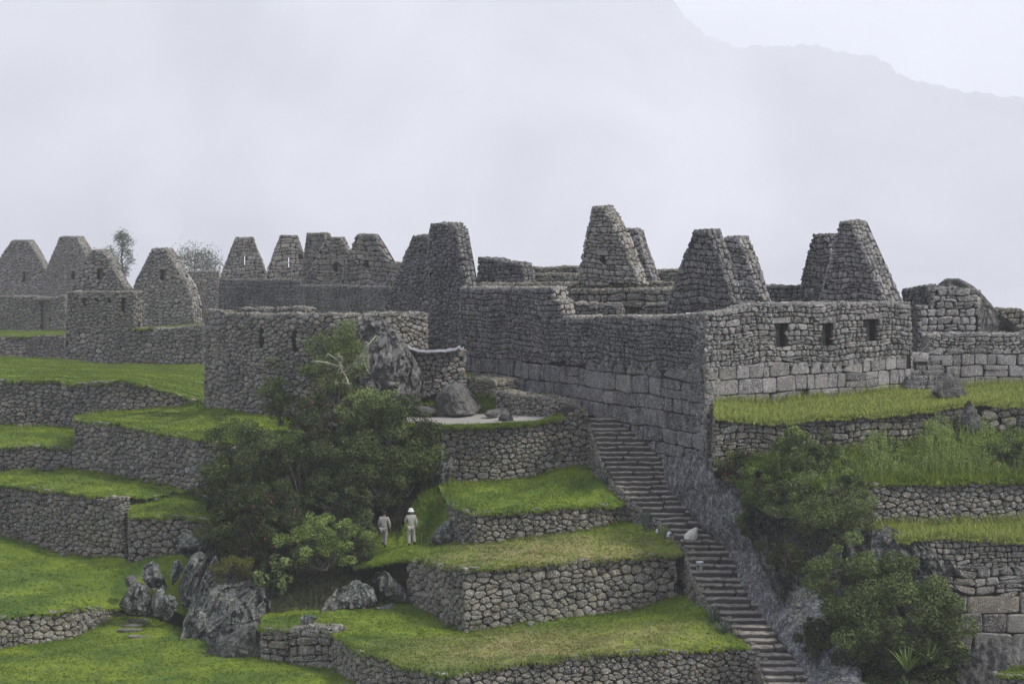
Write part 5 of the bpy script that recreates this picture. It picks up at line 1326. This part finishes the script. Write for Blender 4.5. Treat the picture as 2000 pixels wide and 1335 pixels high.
shrub('bush with coral red flowers at the end of the terrace wall', 1436, 915, 103.2, 0.9, 0.6, 0.75, 3600, 0.08, 'leaf_red', 25, 30, group=RGp, csize=0.3, tone=0.45)
shrub('mid green bush in front of the terrace wall at right', 1575, 905, 101.8, 1.7, 1.0, 1.35, 12000, 0.10, 'leaf_dark', 26, 80, group=RGp, csize=0.20, tone=0.6, aspect=3, shell=0.3)
shrub('wispy grey green bush above the lower right bush', 1615, 1000, 98.8, 2.3, 1.2, 1.5, 17000, 0.09, 'leaf_mid', 27, 80, group=RGp, csize=0.24, tone=0.42, aspect=3.5, shell=0.2)
shrub('dark bush between the ferny bush and the wispy bush', 1545, 985, 100.2, 1.3, 0.9, 1.4, 9500, 0.09, 'leaf_dark', 28, 46, group=RGp, csize=0.27, tone=0.45)
shrub('small yellow green plant growing on the mid terrace', 1835, 1030, 99.0, 0.32, 0.3, 0.42, 700, 0.08, 'leaf_light', 29, 12, group=RGp, csize=0.5, tone=0.5, name='plant', cat='plant', stems=3, twigs=3)
shrub('light green climber on the terrace wall above the ferny bush', 1545, 862, 103.0, 0.75, 0.4, 0.65, 2400, 0.08, 'leaf_light', 30, 26, group=RGp, csize=0.3, tone=0.4)
shrub('olive moss cushion below the climbing plants', 1562, 1000, 99.6, 0.6, 0.5, 0.5, 2200, 0.07, 'leaf_olive', 31, 20, group=RGp, csize=0.35, tone=0.6)
shrub('leafy bush among the weeds left of the dark splitting rock', 1838, 868, 103.6, 0.95, 0.6, 1.35, 5200, 0.09, 'leaf_light', 32, 36, group=RGp, csize=0.24, tone=0.5, aspect=4, shell=0.15)
shrub('low grey green bush in the middle of the weedy terrace', 1720, 900, 102.6, 1.25, 0.7, 0.9, 5200, 0.09, 'leaf_mid', 33, 40, group=RGp, csize=0.24, tone=0.5, aspect=3, shell=0.2)
shrub('dark leafy bush at the right edge of the weedy terrace', 1965, 885, 103.0, 1.2, 0.7, 1.0, 5200, 0.09, 'leaf_mid', 34, 40, group=RGp, csize=0.24, tone=0.4, aspect=3, shell=0.2)
shrub('straggly dark bush hanging from the weedy terrace edge', 1665, 950, 99.6, 1.0, 0.6, 0.7, 4200, 0.08, 'leaf_dark', 35, 34, group=RGp, csize=0.22, tone=0.5, aspect=3, shell=0.2)
shrub('small dark bush hanging over the top right edge of the rock face', 1462, 1015, 101.6, 0.6, 0.5, 0.7, 2600, 0.08, 'leaf_dark', 36, 24, group=RGp, csize=0.28, tone=0.5, shell=0.3)
shrub('dark ferny growth in the cleft right of the rock face', 1535, 1085, 98.0, 1.0, 0.6, 0.8, 4200, 0.09, 'leaf_dark', 37, 34, group=RGp, csize=0.24, tone=0.35, shell=0.2, aspect=3.5)
shrub('creeping dark plants at the left foot of the lower right bush', 1600, 1240, 95.0, 0.9, 0.5, 1.1, 4200, 0.09, 'leaf_dark', 38, 34, group=RGp, csize=0.24, tone=0.3, shell=0.2, droop=0.6)
# small weeds rooted in the joints, along the tops and feet of the terrace walls, and loose rubble at the feet
r = np.random.default_rng(99); pts, ton = [], []
rub = MB()
for rb, mt in RIBS:
    for _ in range(int(rb.L * 1.5)):
        u = r.uniform(0.3, rb.L - 0.3); k = r.random(); zt_, zb_ = float(rb.top(u)), float(rb.bot(u)) + 0.35
        z = zt_ - abs(r.normal(0, 0.12)) if k < 0.45 else (zb_ + abs(r.normal(0, 0.12)) if k < 0.85 else r.uniform(zb_, zt_))
        c = rb.xyz(np.array([u]), np.array([z]), np.array([0.07]))[0]; s = r.uniform(0.06, 0.2); nl = int(90 * s ** 1.2 * 3)
        pts.append(c + r.normal(0, 1, (nl, 3)) * s * np.array([1.2, 0.45, 0.7]))
    for _ in range(int(rb.L * 0.55)):
        u = r.uniform(0.3, rb.L - 0.3); zb_ = float(rb.bot(u)) + 0.35; dd = abs(r.normal(0.25, 0.18))
        c = rb.xyz(np.array([u]), np.array([zb_ + 0.03]), np.array([dd]))[0]; s = r.uniform(0.05, 0.15)
        rock_mesh(rub, c, (s * 1.3, s, s * 0.7), int(r.integers(1, 9999)), 2, 7, 0.15, yaw=r.uniform(0, 3))
pts = np.concatenate(pts); mb = MB()
leaves(mb, pts, np.tile([0.0, -0.6, 0.6], (len(pts), 1)), 0.10, r, 3.0, 0.4, 0.25)
tag(mb.build('wall_weeds', M['leaf_mid']), 'small green weeds rooted in the joints and feet of the terrace walls', 'weeds', kind='stuff')
tag(rub.build('rubble', M['granite_out'], smooth=False), 'loose small stones lying along the feet of the terrace walls', 'rubble', kind='stuff')
# far trees
def tree(label, px, ybase, ytop, d, w, n, seed, mat='leaf_far', clumps=26, csz=0.16, group=None, name='tree', size=0.32):
    r = np.random.default_rng(seed); b = P(px, ybase, d); tp = P(px, ytop, d); H = tp[2] - b[2]; W = w * b[1] / FPX / 2
    o = thing(name, b, label, 'tree', group); tb = MB(); lb = MB()
    trunk = [b, b + [0.1, 0, H * .3], b + [-0.15, 0, H * .6], b + [0.05, 0, H * .93]]
    tb.tube(trunk, [0.22, 0.17, 0.11, 0.04], 6)
    cc = []
    for k in range(clumps):
        h = r.uniform(0.25, 0.97); ang = r.uniform(0, 6.28); rr = W * (0.35 + 0.65 * r.random()) * math.sin(math.pi * min(1, (1.12 - h) * 0.9)) ** 0.6
        st_ = b + np.array([0, 0, H * (h - 0.14)]); e = b + np.array([math.cos(ang) * rr, math.sin(ang) * rr, H * h])
        tb.tube([st_, (st_ + e) / 2 + [0, 0, -.05], e], [0.06, 0.04, 0.015], 4); cc.append(e)
    cc = np.array(cc); idx = r.integers(0, clumps, n)
    v = r.normal(size=(n, 3)); pts = cc[idx] + v * csz * W
    leaves(lb, pts, v * 0.4 + np.array([0, 0, 0.6]), size, r, 2.5, 0.5)
    tb.build('trunk', M['bark'], o); lb.build('crown', M[mat], o)
TG2 = 'trees beyond the ruins'
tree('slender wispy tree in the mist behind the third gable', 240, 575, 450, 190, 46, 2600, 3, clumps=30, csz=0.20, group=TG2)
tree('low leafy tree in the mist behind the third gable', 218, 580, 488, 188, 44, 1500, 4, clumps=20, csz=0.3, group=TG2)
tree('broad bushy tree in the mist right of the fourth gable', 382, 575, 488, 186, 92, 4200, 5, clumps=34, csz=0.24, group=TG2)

# sword leaved plants along the stairs, bromeliads
def blades(label, px, py, d, n, L, seed, mat='blade_blue', spread=0.8, name='agave', cat='plant', group=None, w=0.035, at=None):
    r = np.random.default_rng(seed); b = np.array(at) if at is not None else P(px, py, d)
    mb = MB()
    for k in range(n):
        a = r.uniform(0, 6.28); s = r.uniform(0.05, spread); l = L * r.uniform(0.65, 1.1)
        dirh = np.array([math.cos(a), math.sin(a), 0]); pr = np.array([-dirh[1], dirh[0], 0]) * w * r.uniform(.7, 1.2)
        pts = []
        for t in (0, .35, .7, 1.0):
            pts.append(b + dirh * (0.03 + l * s * t) + np.array([0, 0, l * t * (1 - 0.5 * s * t)]))
        ww = [0.8, 1.0, 0.7, 0.05]
        V = []
        for p, q in zip(pts, ww): V += [p - pr * q, p + pr * q]
        mb.add(V, [[0, 1, 3, 2], [2, 3, 5, 4], [4, 5, 7, 6]], 0, (r.uniform(0.1, 0.9), r.uniform(0, .8), 0.5))
    o = mb.build(name, M[mat], smooth=False)
    return tag(o, label, cat, group)
AG = 'sword leaved plants along the staircase'
def gp(x, y, f=108): return ground(x, y, f)
blades('spiky plant at the top of the stairs grass, highest of the sword leaved plants', 0, 0, 0, 46, 0.95, 1, group=AG, at=gp(1187, 948), spread=1.0)
blades('tall narrow spiky plant on the stair side of the worker terrace', 0, 0, 0, 30, 1.15, 2, group=AG, at=gp(1262, 1036), spread=0.5)
blades('thin yellowing spiky plant beside the small white bag', 0, 0, 0, 12, 0.85, 3, group=AG, at=gp(1296, 1052), spread=0.7, mat='leaf_light')
blades('tall spiky plant at the right end of the lowest grass terrace', 0, 0, 0, 34, 1.0, 4, group=AG, at=gp(1391, 1216), spread=0.6)
blades('low spreading spiky plant nearest the bottom of the stairs', 0, 0, 0, 30, 0.75, 5, group=AG, at=gp(1416, 1236), spread=1.1)
blades('pale rosette of strap leaves low on the big lower right bush', 1772, 1310, 92.6, 40, 1.2, 6, mat='leaf_light', spread=1.2, name='bromeliad')
blades('red rosette plant at the bottom edge under the big bush', 1770, 1345, 92.2, 30, 0.6, 7, mat='leaf_red', spread=1.2, name='bromeliad')
blades('arching fern at the right of the big lower right bush', 1815, 1290, 92.8, 40, 1.1, 8, mat='leaf_mid', spread=1.4, name='fern', w=0.05)
# pale mossy branches in the feathery shrub
r = np.random.default_rng(4)
for path, lab in (([(618, 705), (640, 708), (662, 716), (676, 735), (680, 748)], 'long pale moss hung branch crossing the feathery shrub'), ([(660, 690), (662, 706), (664, 716)], 'short upright mossy twig above the long pale branch'), ([(664, 712), (668, 725), (655, 745)], 'drooping mossy twig at the bottom of the feathery shrub'), ([(640, 690), (655, 700), (668, 695)], 'small curved mossy twig in the middle of the feathery shrub'), ([(735, 655), (720, 672), (708, 690)], 'pale mossy branch leaning on the granite outcrop')):
    mb = MB(); q = [P(x, y, 115.0 + r.normal(0, .1)) for x, y in path]
    mb.tube(q, [0.035] * len(q), 6, 0)
    for p in q:
        for _ in range(9): mb.tube([p, p + r.normal(0, .12, 3) + [0, 0, -.08]], [0.022, 0.004], 4)
    tag(mb.build('mossy_branch', M['moss_twig']), lab, 'branch', 'pale mossy branches of the feathery shrub')

# tall weeds on the right terrace: individual stems nobody could count
mb = MB(); r = np.random.default_rng(12); lb = []
G, drx = G2[1], G2[2]
def hmap(px):
    return np.interp(px, [1400, 1560, 1640, 1700, 1760, 1810, 1850, 1900, 1950, 2000, 2100], [0.5, 0.9, 0.8, 1.5, 1.0, 1.9, 2.3, 1.2, 1.4, 1.8, 1.6])
m_, n_ = G.shape[:2]
P_, T_, H_ = [], [], []
for k in range(1500):
    i, j = r.integers(1, m_ - 1), r.integers(0, n_ - 1); u, v = r.random(2)
    p = G[i, j] * (1 - u) * (1 - v) + G[i, j + 1] * u * (1 - v) + G[i + (1 if i < m_ - 1 else 0), j] * v * (1 - u) + G[min(i + 1, m_ - 1), j + 1] * u * v
    px = 1000 + FPX * p[0] / p[1]
    if px < 1640 and r.random() < 0.6: continue
    h = hmap(px) * r.uniform(0.45, 1.0) * (0.75 + 0.4 * math.sin(px * 0.05) * math.sin(px * .013 + 1))
    tip = p + np.array([r.normal(0, .12), r.normal(0, .12), h])
    mb.tube([p, (p + tip) / 2 + r.normal(0, .03, 3), tip], [0.012, 0.01, 0.004], 3, 0, (0.6, 0.2, .5))
    nl = int(20 * h); t = r.uniform(0.2, 1.0, nl)[:, None]
    lb.append(p + (tip - p) * t + r.normal(0, 0.045, (nl, 3)))
pts = np.concatenate(lb)
leaves(mb, pts, np.tile([0.2, -0.3, 0.6], (len(pts), 1)), 0.12, r, 5.0, 0.50, 0.25)
tag(mb.build('tall_weeds', M['leaf_light']), 'band of tall leafy yellow green weeds on the right terrace', 'weeds', kind='stuff')

# ================================================================== PEOPLE
M['skin'] = simple('skin', (0.13, 0.07, 0.045), 0.6)
M['khaki'] = simple('pale_khaki_cloth', (0.34, 0.33, 0.29), 0.95, 0.25, 9)
M['khaki2'] = simple('grey_khaki_cloth', (0.30, 0.29, 0.26), 0.95, 0.25, 9)
M['boot'] = simple('black_boots', (0.015, 0.015, 0.018), 0.6)
M['hat'] = simple('white_sun_hat', (0.62, 0.62, 0.60), 0.9, 0.15, 9)
M['hair'] = simple('black_hair', (0.012, 0.010, 0.009), 0.7)
def skin_mesh(name, verts, edges, radii, mat, parent, root=0, sub=2):
    me = bpy.data.meshes.new(name); me.from_pydata([tuple(v) for v in verts], edges, [])
    o = bpy.data.objects.new(name, me); col.objects.link(o); o.parent = parent
    me.materials.append(mat)
    md = o.modifiers.new('skin', 'SKIN')
    md.use_smooth_shade = True
    for k, v in enumerate(me.skin_vertices[0].data):
        rr = radii[k]; v.radius = rr if isinstance(rr, tuple) else (rr, rr); v.use_root = (k == root)
    s = o.modifiers.new('subsurf', 'SUBSURF'); s.levels = sub; s.render_levels = sub
    return o
def chain_hand(V, E, Rr, wrist_i, d, up_, side):
    """palm, four unequal bent fingers and a thumb grown from a wrist vertex; d: hand direction"""
    d = Vector(d).normalized(); up_ = Vector(up_).normalized(); sd = d.cross(up_).normalized() * side
    w = Vector(V[wrist_i])
    V.append(w + d * 0.05); Rr.append((0.034, 0.018)); E.append((wrist_i, len(V) - 1)); pm = len(V) - 1
    for k, (off, ln) in enumerate([(-0.030, 0.062), (-0.010, 0.074), (0.010, 0.070), (0.029, 0.055)]):
        a = w + d * 0.092 + sd * off
        V.append(a); Rr.append(0.0105); E.append((pm, len(V) - 1))
        V.append(a + d * ln * 0.5 - up_ * 0.012); Rr.append(0.009); E.append((len(V) - 2, len(V) - 1))
        V.append(a + d * ln * 0.85 - up_ * 0.036); Rr.append(0.0075); E.append((len(V) - 2, len(V) - 1))
    V.append(w + d * 0.045 - sd * 0.046 - up_ * 0.01); Rr.append(0.0115); E.append((pm, len(V) - 1))
    V.append(w + d * 0.078 - sd * 0.060 - up_ * 0.022); Rr.append(0.009); E.append((len(V) - 2, len(V) - 1))
def person(label, loc, yaw, pose, shirt, trousers, hat, group=None):
    """back view figure, 1.68 m tall; facing +Y before the turn by YAW; POSE gives the joints"""
    o = thing('person', loc, label, 'person', group); o.rotation_euler = (0, 0, yaw)
    J = pose
    order = ['pelvis', 'waist', 'chest', 'neck', 'head0', 'head1', 'shL', 'elL', 'wrL', 'shR', 'elR', 'wrR', 'hipL', 'knL', 'anL', 'toL', 'hipR', 'knR', 'anR', 'toR']
    rad = dict(pelvis=(.135, .105), waist=(.12, .09), chest=(.145, .10), neck=.052, head0=.072, head1=.082, shL=.058, elL=.04, wrL=.028, shR=.058, elR=.04, wrR=.028, hipL=.085, knL=.055, anL=.04, toL=.035, hipR=.085, knR=.055, anR=.04, toR=.035)
    V = [Vector(J[k]) for k in order]; Rr = [rad[k] for k in order]; ix = {k: i for i, k in enumerate(order)}
    ed = [('pelvis', 'waist'), ('waist', 'chest'), ('chest', 'neck'), ('neck', 'head0'), ('head0', 'head1'), ('chest', 'shL'), ('shL', 'elL'), ('elL', 'wrL'), ('chest', 'shR'), ('shR', 'elR'), ('elR', 'wrR'), ('pelvis', 'hipL'), ('hipL', 'knL'), ('knL', 'anL'), ('anL', 'toL'), ('pelvis', 'hipR'), ('hipR', 'knR'), ('knR', 'anR'), ('anR', 'toR')]
    E = [(ix[a], ix[b]) for a, b in ed]
    # nose, ears
    h = Vector(J['head1']); f = Vector(J['face']).normalized()
    V.append(h + f * 0.098 - Vector((0, 0, .035))); Rr.append(.014); E.append((ix['head0'], len(V) - 1))
    chain_hand(V, E, Rr, ix['wrL'], Vector(J['wrL']) - Vector(J['elL']), J.get('upL', (0, 1, 0.2)), 1)
    chain_hand(V, E, Rr, ix['wrR'], Vector(J['wrR']) - Vector(J['elR']), J.get('upR', (0, 1, 0.2)), -1)
    body = skin_mesh('body', V, E, Rr, M['skin'], o)
    def sub(name, keys, edges, radii, mat): return skin_mesh(name, [Vector(J[k]) if isinstance(k, str) else Vector(k) for k in keys], edges, radii, mat, o)
    L = lambda a, b, t: tuple(Vector(J[a]).lerp(Vector(J[b]), t))
    hem = tuple(Vector(J['pelvis']) + Vector((0, 0, -0.06)))
    sub('shirt', [hem, 'waist', 'chest', L('chest', 'neck', 0.75), 'shL', 'elL', L('elL', 'wrL', 0.93), 'shR', 'elR', L('elR', 'wrR', 0.93)],
        [(0, 1), (1, 2), (2, 3), (2, 4), (4, 5), (5, 6), (2, 7), (7, 8), (8, 9)], [(.175, .135), (.155, .125), (.175, .13), (.085, .075), .088, .066, .052, .088, .066, .052], M[shirt])
    sub('trousers', ['pelvis', 'hipL', 'knL', L('knL', 'anL', .95), 'hipR', 'knR', L('knR', 'anR', .95)], [(0, 1), (1, 2), (2, 3), (0, 4), (4, 5), (5, 6)], [(.155, .125), .108, .084, .070, .108, .084, .070], M[trousers])
    for s in ('L', 'R'): sub('boot', [L('kn' + s, 'an' + s, .85), 'an' + s, 'to' + s], [(0, 1), (1, 2)], [.055, .052, .042], M['boot'])
    hb = MB(); c = np.array(h) + np.array([0, 0, 0.035]); ff = np.array(f)
    prof = [(0.155, -0.055), (0.135, -0.016), (0.108, 0.010), (0.100, 0.05), (0.078, 0.088), (0.03, 0.105), (0.0, 0.108)] if hat else [(0.094, -0.09), (0.098, -0.03), (0.094, 0.02), (0.066, 0.062), (0.0, 0.078)]
    K = 20; VV = [[rr * math.cos(2 * math.pi * k / K), rr * math.sin(2 * math.pi * k / K) * (1.06), z] for rr, z in prof for k in range(K)]
    FF = [[i * K + k, i * K + (k + 1) % K, (i + 1) * K + (k + 1) % K, (i + 1) * K + k] for i in range(len(prof) - 1) for k in range(K)]
    VV = np.array(VV); loc_ = np.array(parent_loc(o))
    hb.add(VV + c - (0 if hat else 1) * ff * 0.018 + loc_, FF, 0)
    ho = hb.build('hat' if hat else 'hair', M['hat' if hat else 'hair'], o)
    # eyes and mouth
    sdv = np.array(Vector(f).cross(Vector((0, 0, 1))).normalized())
    for sgn in (-1, 1):
        fb = MB(); p = np.array(h) + ff * 0.078 + sdv * 0.032 * sgn + loc_ + np.array([0, 0, -0.008]); VI, FI = ICO[2]; fb.add(VI * 0.011 + p, FI, 0); fb.build('eye', M['hair'], o)
    fb = MB(); fb.add(ICO[2][0] * np.array([0.024, 0.024, 0.006]) + np.array(h) + ff * 0.07 + loc_ + np.array([0, 0, -0.075]), ICO[2][1], 0)
    fb.build('mouth', M['skin'], o)
    return o
walk = dict(pelvis=(0, 0, .90), waist=(0, .01, 1.05), chest=(0, .03, 1.27), neck=(0, .04, 1.43), head0=(0, .06, 1.50), head1=(0, .07, 1.60), face=(-.35, 1, -.1),
            shL=(-.175, .02, 1.36), elL=(-.27, .06, 1.12), wrL=(-.13, .26, 1.08), shR=(.175, .02, 1.36), elR=(.235, -.03, 1.09), wrR=(.245, .06, .85),
            hipL=(-.085, 0, .86), knL=(-.10, .03, .47), anL=(-.10, -.06, .085), toL=(-.115, .09, .04), hipR=(.085, 0, .86), knR=(.12, .10, .49), anR=(.16, .05, .14), toR=(.17, .19, .06))
p = ground(803, 1066); print('person1', p)
person('person in pale khaki work clothes and a white brimmed hat seen from behind', p, R(8), walk, 'khaki', 'khaki', True)
walk2 = dict(walk); walk2.update(head0=(-.01, .10, 1.49), head1=(-.01, .13, 1.58), face=(0.1, 1, -.3), elL=(-.235, .0, 1.10), wrL=(-.22, .12, .86), elR=(.26, .02, 1.12), wrR=(.255, .10, .88),
                                 knL=(-.07, .12, .50), anL=(-.05, -.02, .20), toL=(-.04, .08, .12), knR=(.07, .02, .46), anR=(.05, -.02, .085), toR=(.05, .13, .04))
p = ground(750, 1069); print('person2', p)
person('bareheaded person in grey khaki clothes walking into the shade under the shrubs', p, R(-12), walk2, 'khaki2', 'khaki2', False)

# ================================================================== BAGS AND BUCKET
M['sack'] = simple('white_woven_sack', (0.60, 0.59, 0.52), 0.8, 0.2, 8)
M['plastic'] = simple('white_plastic', (0.66, 0.66, 0.70), 0.55, 0.1, 8)
M['tarp'] = simple('grey_white_sheeting', (0.27, 0.27, 0.29), 0.7, 0.4, 3)
M['green'] = simple('green_print', (0.05, 0.16, 0.07), 0.6); M['red'] = simple('red_print', (0.45, 0.12, 0.06), 0.6); M['dark'] = simple('dark_print', (0.03, 0.035, 0.035), 0.6)
def stair_point(px, py):
    z = np.interp(py, [s[0] for s in ST], SL[:, 2]); k = int(np.argmin(np.abs(zt - z))); z = zt[k]
    d = sat(z, SL)[1]; return P(px, py, d) * np.array([1, 1, 0]) + np.array([0, 0.12, z])
def bag(name, label, base, w, h, dp, seed, mat, peak):
    r = np.random.default_rng(seed); V, F = ICO[4]; V = V.copy()
    V[:, 2] = np.where(V[:, 2] < -0.55, -0.55 + (V[:, 2] + 0.55) * 0.15, V[:, 2])
    t = np.clip((V[:, 2] + 0.6) / 1.6, 0, 1)
    V[:, :2] *= (1 - 0.38 * t ** 0.9)[:, None]
    V[:, 0] += peak * t ** 1.6 - 0.25 * peak
    V[:, 2] += np.where(V[:, 0] < -0.1, 0.25, 0.0) * peak * (1 - t)
    V += vnoise(V * 2.2, seed, 3)[:, None] * np.array([.28, .28, .18])
    fold = np.abs(vnoise(V * np.array([5, 5, 1.5]), seed + 1, 2)); V[:, :2] *= (1 - 0.35 * fold)[:, None]
    V[:, 2] -= V[:, 2].min(); V = V / np.array([1, 1, V[:, 2].max()]) * np.array([w / 2, dp / 2, h])
    mb = MB(); mb.add(V + base, F, 0)
    return tag(mb.build(name, M[mat], origin=base), label, 'bag')
b = stair_point(1351, 1057); bag('sack', 'large white woven sack with a peaked corner lying on the stairs', b, 0.72, 0.60, 0.5, 3, 'sack', 0.7)
b = ground(1307, 1049); bag('plastic_bag', 'small white plastic bag right of the thin spiky plant', b, 0.38, 0.30, 0.3, 4, 'plastic', 0.05)
b = ground(1283, 1041); bag('plastic_bag', 'tiny grey white bag half hidden behind the thin spiky plant', b, 0.16, 0.22, 0.15, 5, 'plastic', 0.0)
b = stair_point(1367, 1121)
bk = thing('bucket', b, 'white plastic bucket with a green and red print standing on the stairs', 'bucket')
def lathe(mb, prof, c, K=24, mat=0):
    V = [[c[0] + rr * math.cos(2 * math.pi * k / K), c[1] + rr * math.sin(2 * math.pi * k / K), c[2] + z] for rr, z in prof for k in range(K)]
    F = [[i * K + k, i * K + (k + 1) % K, (i + 1) * K + (k + 1) % K, (i + 1) * K + k] for i in range(len(prof) - 1) for k in range(K)]
    mb.add(V, F, mat)
mb = MB(); lathe(mb, [(0.0, 0.0), (0.125, 0.0), (0.155, 0.40), (0.165, 0.40), (0.165, 0.44), (0.150, 0.44), (0.120, 0.03), (0, 0.03)], b); mb.build('pail', M['plastic'], bk)
mb = MB()
for (z0, z1, a0, a1, mt) in [(0.20, 0.30, 3.6, 4.6, 2), (0.08, 0.20, 3.7, 4.5, 0), (0.03, 0.08, 3.7, 4.6, 1)]:
    V = []; 
    for k in range(7):
        an = a0 + (a1 - a0) * k / 6
        for z in (z0, z1): rr = 0.127 + 0.03 * z / 0.4 + 0.003; V.append([b[0] + rr * math.cos(an), b[1] + rr * math.sin(an), b[2] + z])
    mb.add(V, [[2 * k, 2 * k + 2, 2 * k + 3, 2 * k + 1] for k in range(6)], mt)
mb.build('printed_label', [M['green'], M['red'], M['dark']], bk)
mb = MB(); hp = [[b[0] + 0.165 * math.cos(a), b[1] - 0.05 * math.sin(a), b[2] + 0.42 - 0.16 * math.sin(a)] for a in np.linspace(0, math.pi, 9)]
mb.tube(hp, [0.006] * 9, 5); mb.build('handle', M['boot'], bk)
# white sheet draped along the wall top below the tower gable
mb = MB(); K = 40; r = np.random.default_rng(8)
xs = np.linspace(796, 906, K); top = np.interp(xs, [796, 803, 815, 835, 870, 890, 897, 900, 906], [674, 680, 684, 686, 684, 681, 676, 682, 679])
prof = [(-0.55, -0.02), (-0.35, 0.03), (-0.1, 0.01), (0.10, 0.03), (0.25, 0.0), (0.29, -0.05)]
V = []
for k in range(K):
    p = P(xs[k], top[k], 120.0)
    for q, (y, z) in enumerate(prof): V.append([p[0], p[1] - y, p[2] + z + r.normal(0, 0.012) - (0.05 if q == 5 else 0) * r.random()])
q = len(prof)
mb.add(V, [[k * q + i, (k + 1) * q + i, (k + 1) * q + i + 1, k * q + i + 1] for k in range(K - 1) for i in range(q - 1)], 0)
so = mb.build('white_sheet', M['tarp']); tag(so, 'white plastic sheet lying along the top of the rubble wall', 'sheet')
sm = so.modifiers.new('thick', 'SOLIDIFY'); sm.thickness = 0.01
# thin leaning cane at the gap, sticks by the worker
mb = MB(); mb.tube([P(1795, 693, 116.2), P(1812, 672, 117.0)], [0.03, 0.025], 6); tag(mb.build('wooden_pole', M['bark']), 'thin wooden pole leaning in the gap above the short dark steps', 'pole')
mb = MB(); mb.tube([ground(817, 1032), P(828, 1018, 108.9)], [0.012, 0.02], 5); tag(mb.build('dry_stalk', M['moss_twig']), 'leaning dry pale stalk at hip height right of the worker in the hat', 'stalk')
mb = MB(); mb.tube([ground(823, 1062), P(823, 1040, 108.4)], [0.012, 0.015], 5); tag(mb.build('dry_stalk', M['moss_twig']), 'short upright dry stalk by the feet of the worker in the hat', 'stalk')

# ================================================================== HAZE
mz = bpy.data.materials.new('mountain_mist'); mz.use_nodes = True
nt = mz.node_tree; nt.nodes.clear()
out = nt.nodes.new('ShaderNodeOutputMaterial'); pv = nt.nodes.new('ShaderNodeVolumePrincipled')
pv.inputs['Color'].default_value = (0.96, 0.96, 0.985, 1); pv.inputs['Density'].default_value = HAZE_DENSITY
pv.inputs['Anisotropy'].default_value = 0.15
nt.links.new(pv.outputs[0], out.inputs['Volume'])
mb = MB()
lo, hi = np.array([-9000.0, -45.0, -4600.0]), np.array([9000.0, 7600.0, 1150.0])
V = [[x, y, z] for z in (lo[2], hi[2]) for y in (lo[1], hi[1]) for x in (lo[0], hi[0])]
mb.add(V, [[0, 2, 3, 1], [4, 5, 7, 6], [0, 1, 5, 4], [2, 6, 7, 3], [0, 4, 6, 2], [1, 3, 7, 5]], 0)
hz_o = mb.build('haze', mz, origin=(0, 0, 0), smooth=False); tag(hz_o, 'thin mountain mist filling the whole valley', 'mist', kind='stuff')
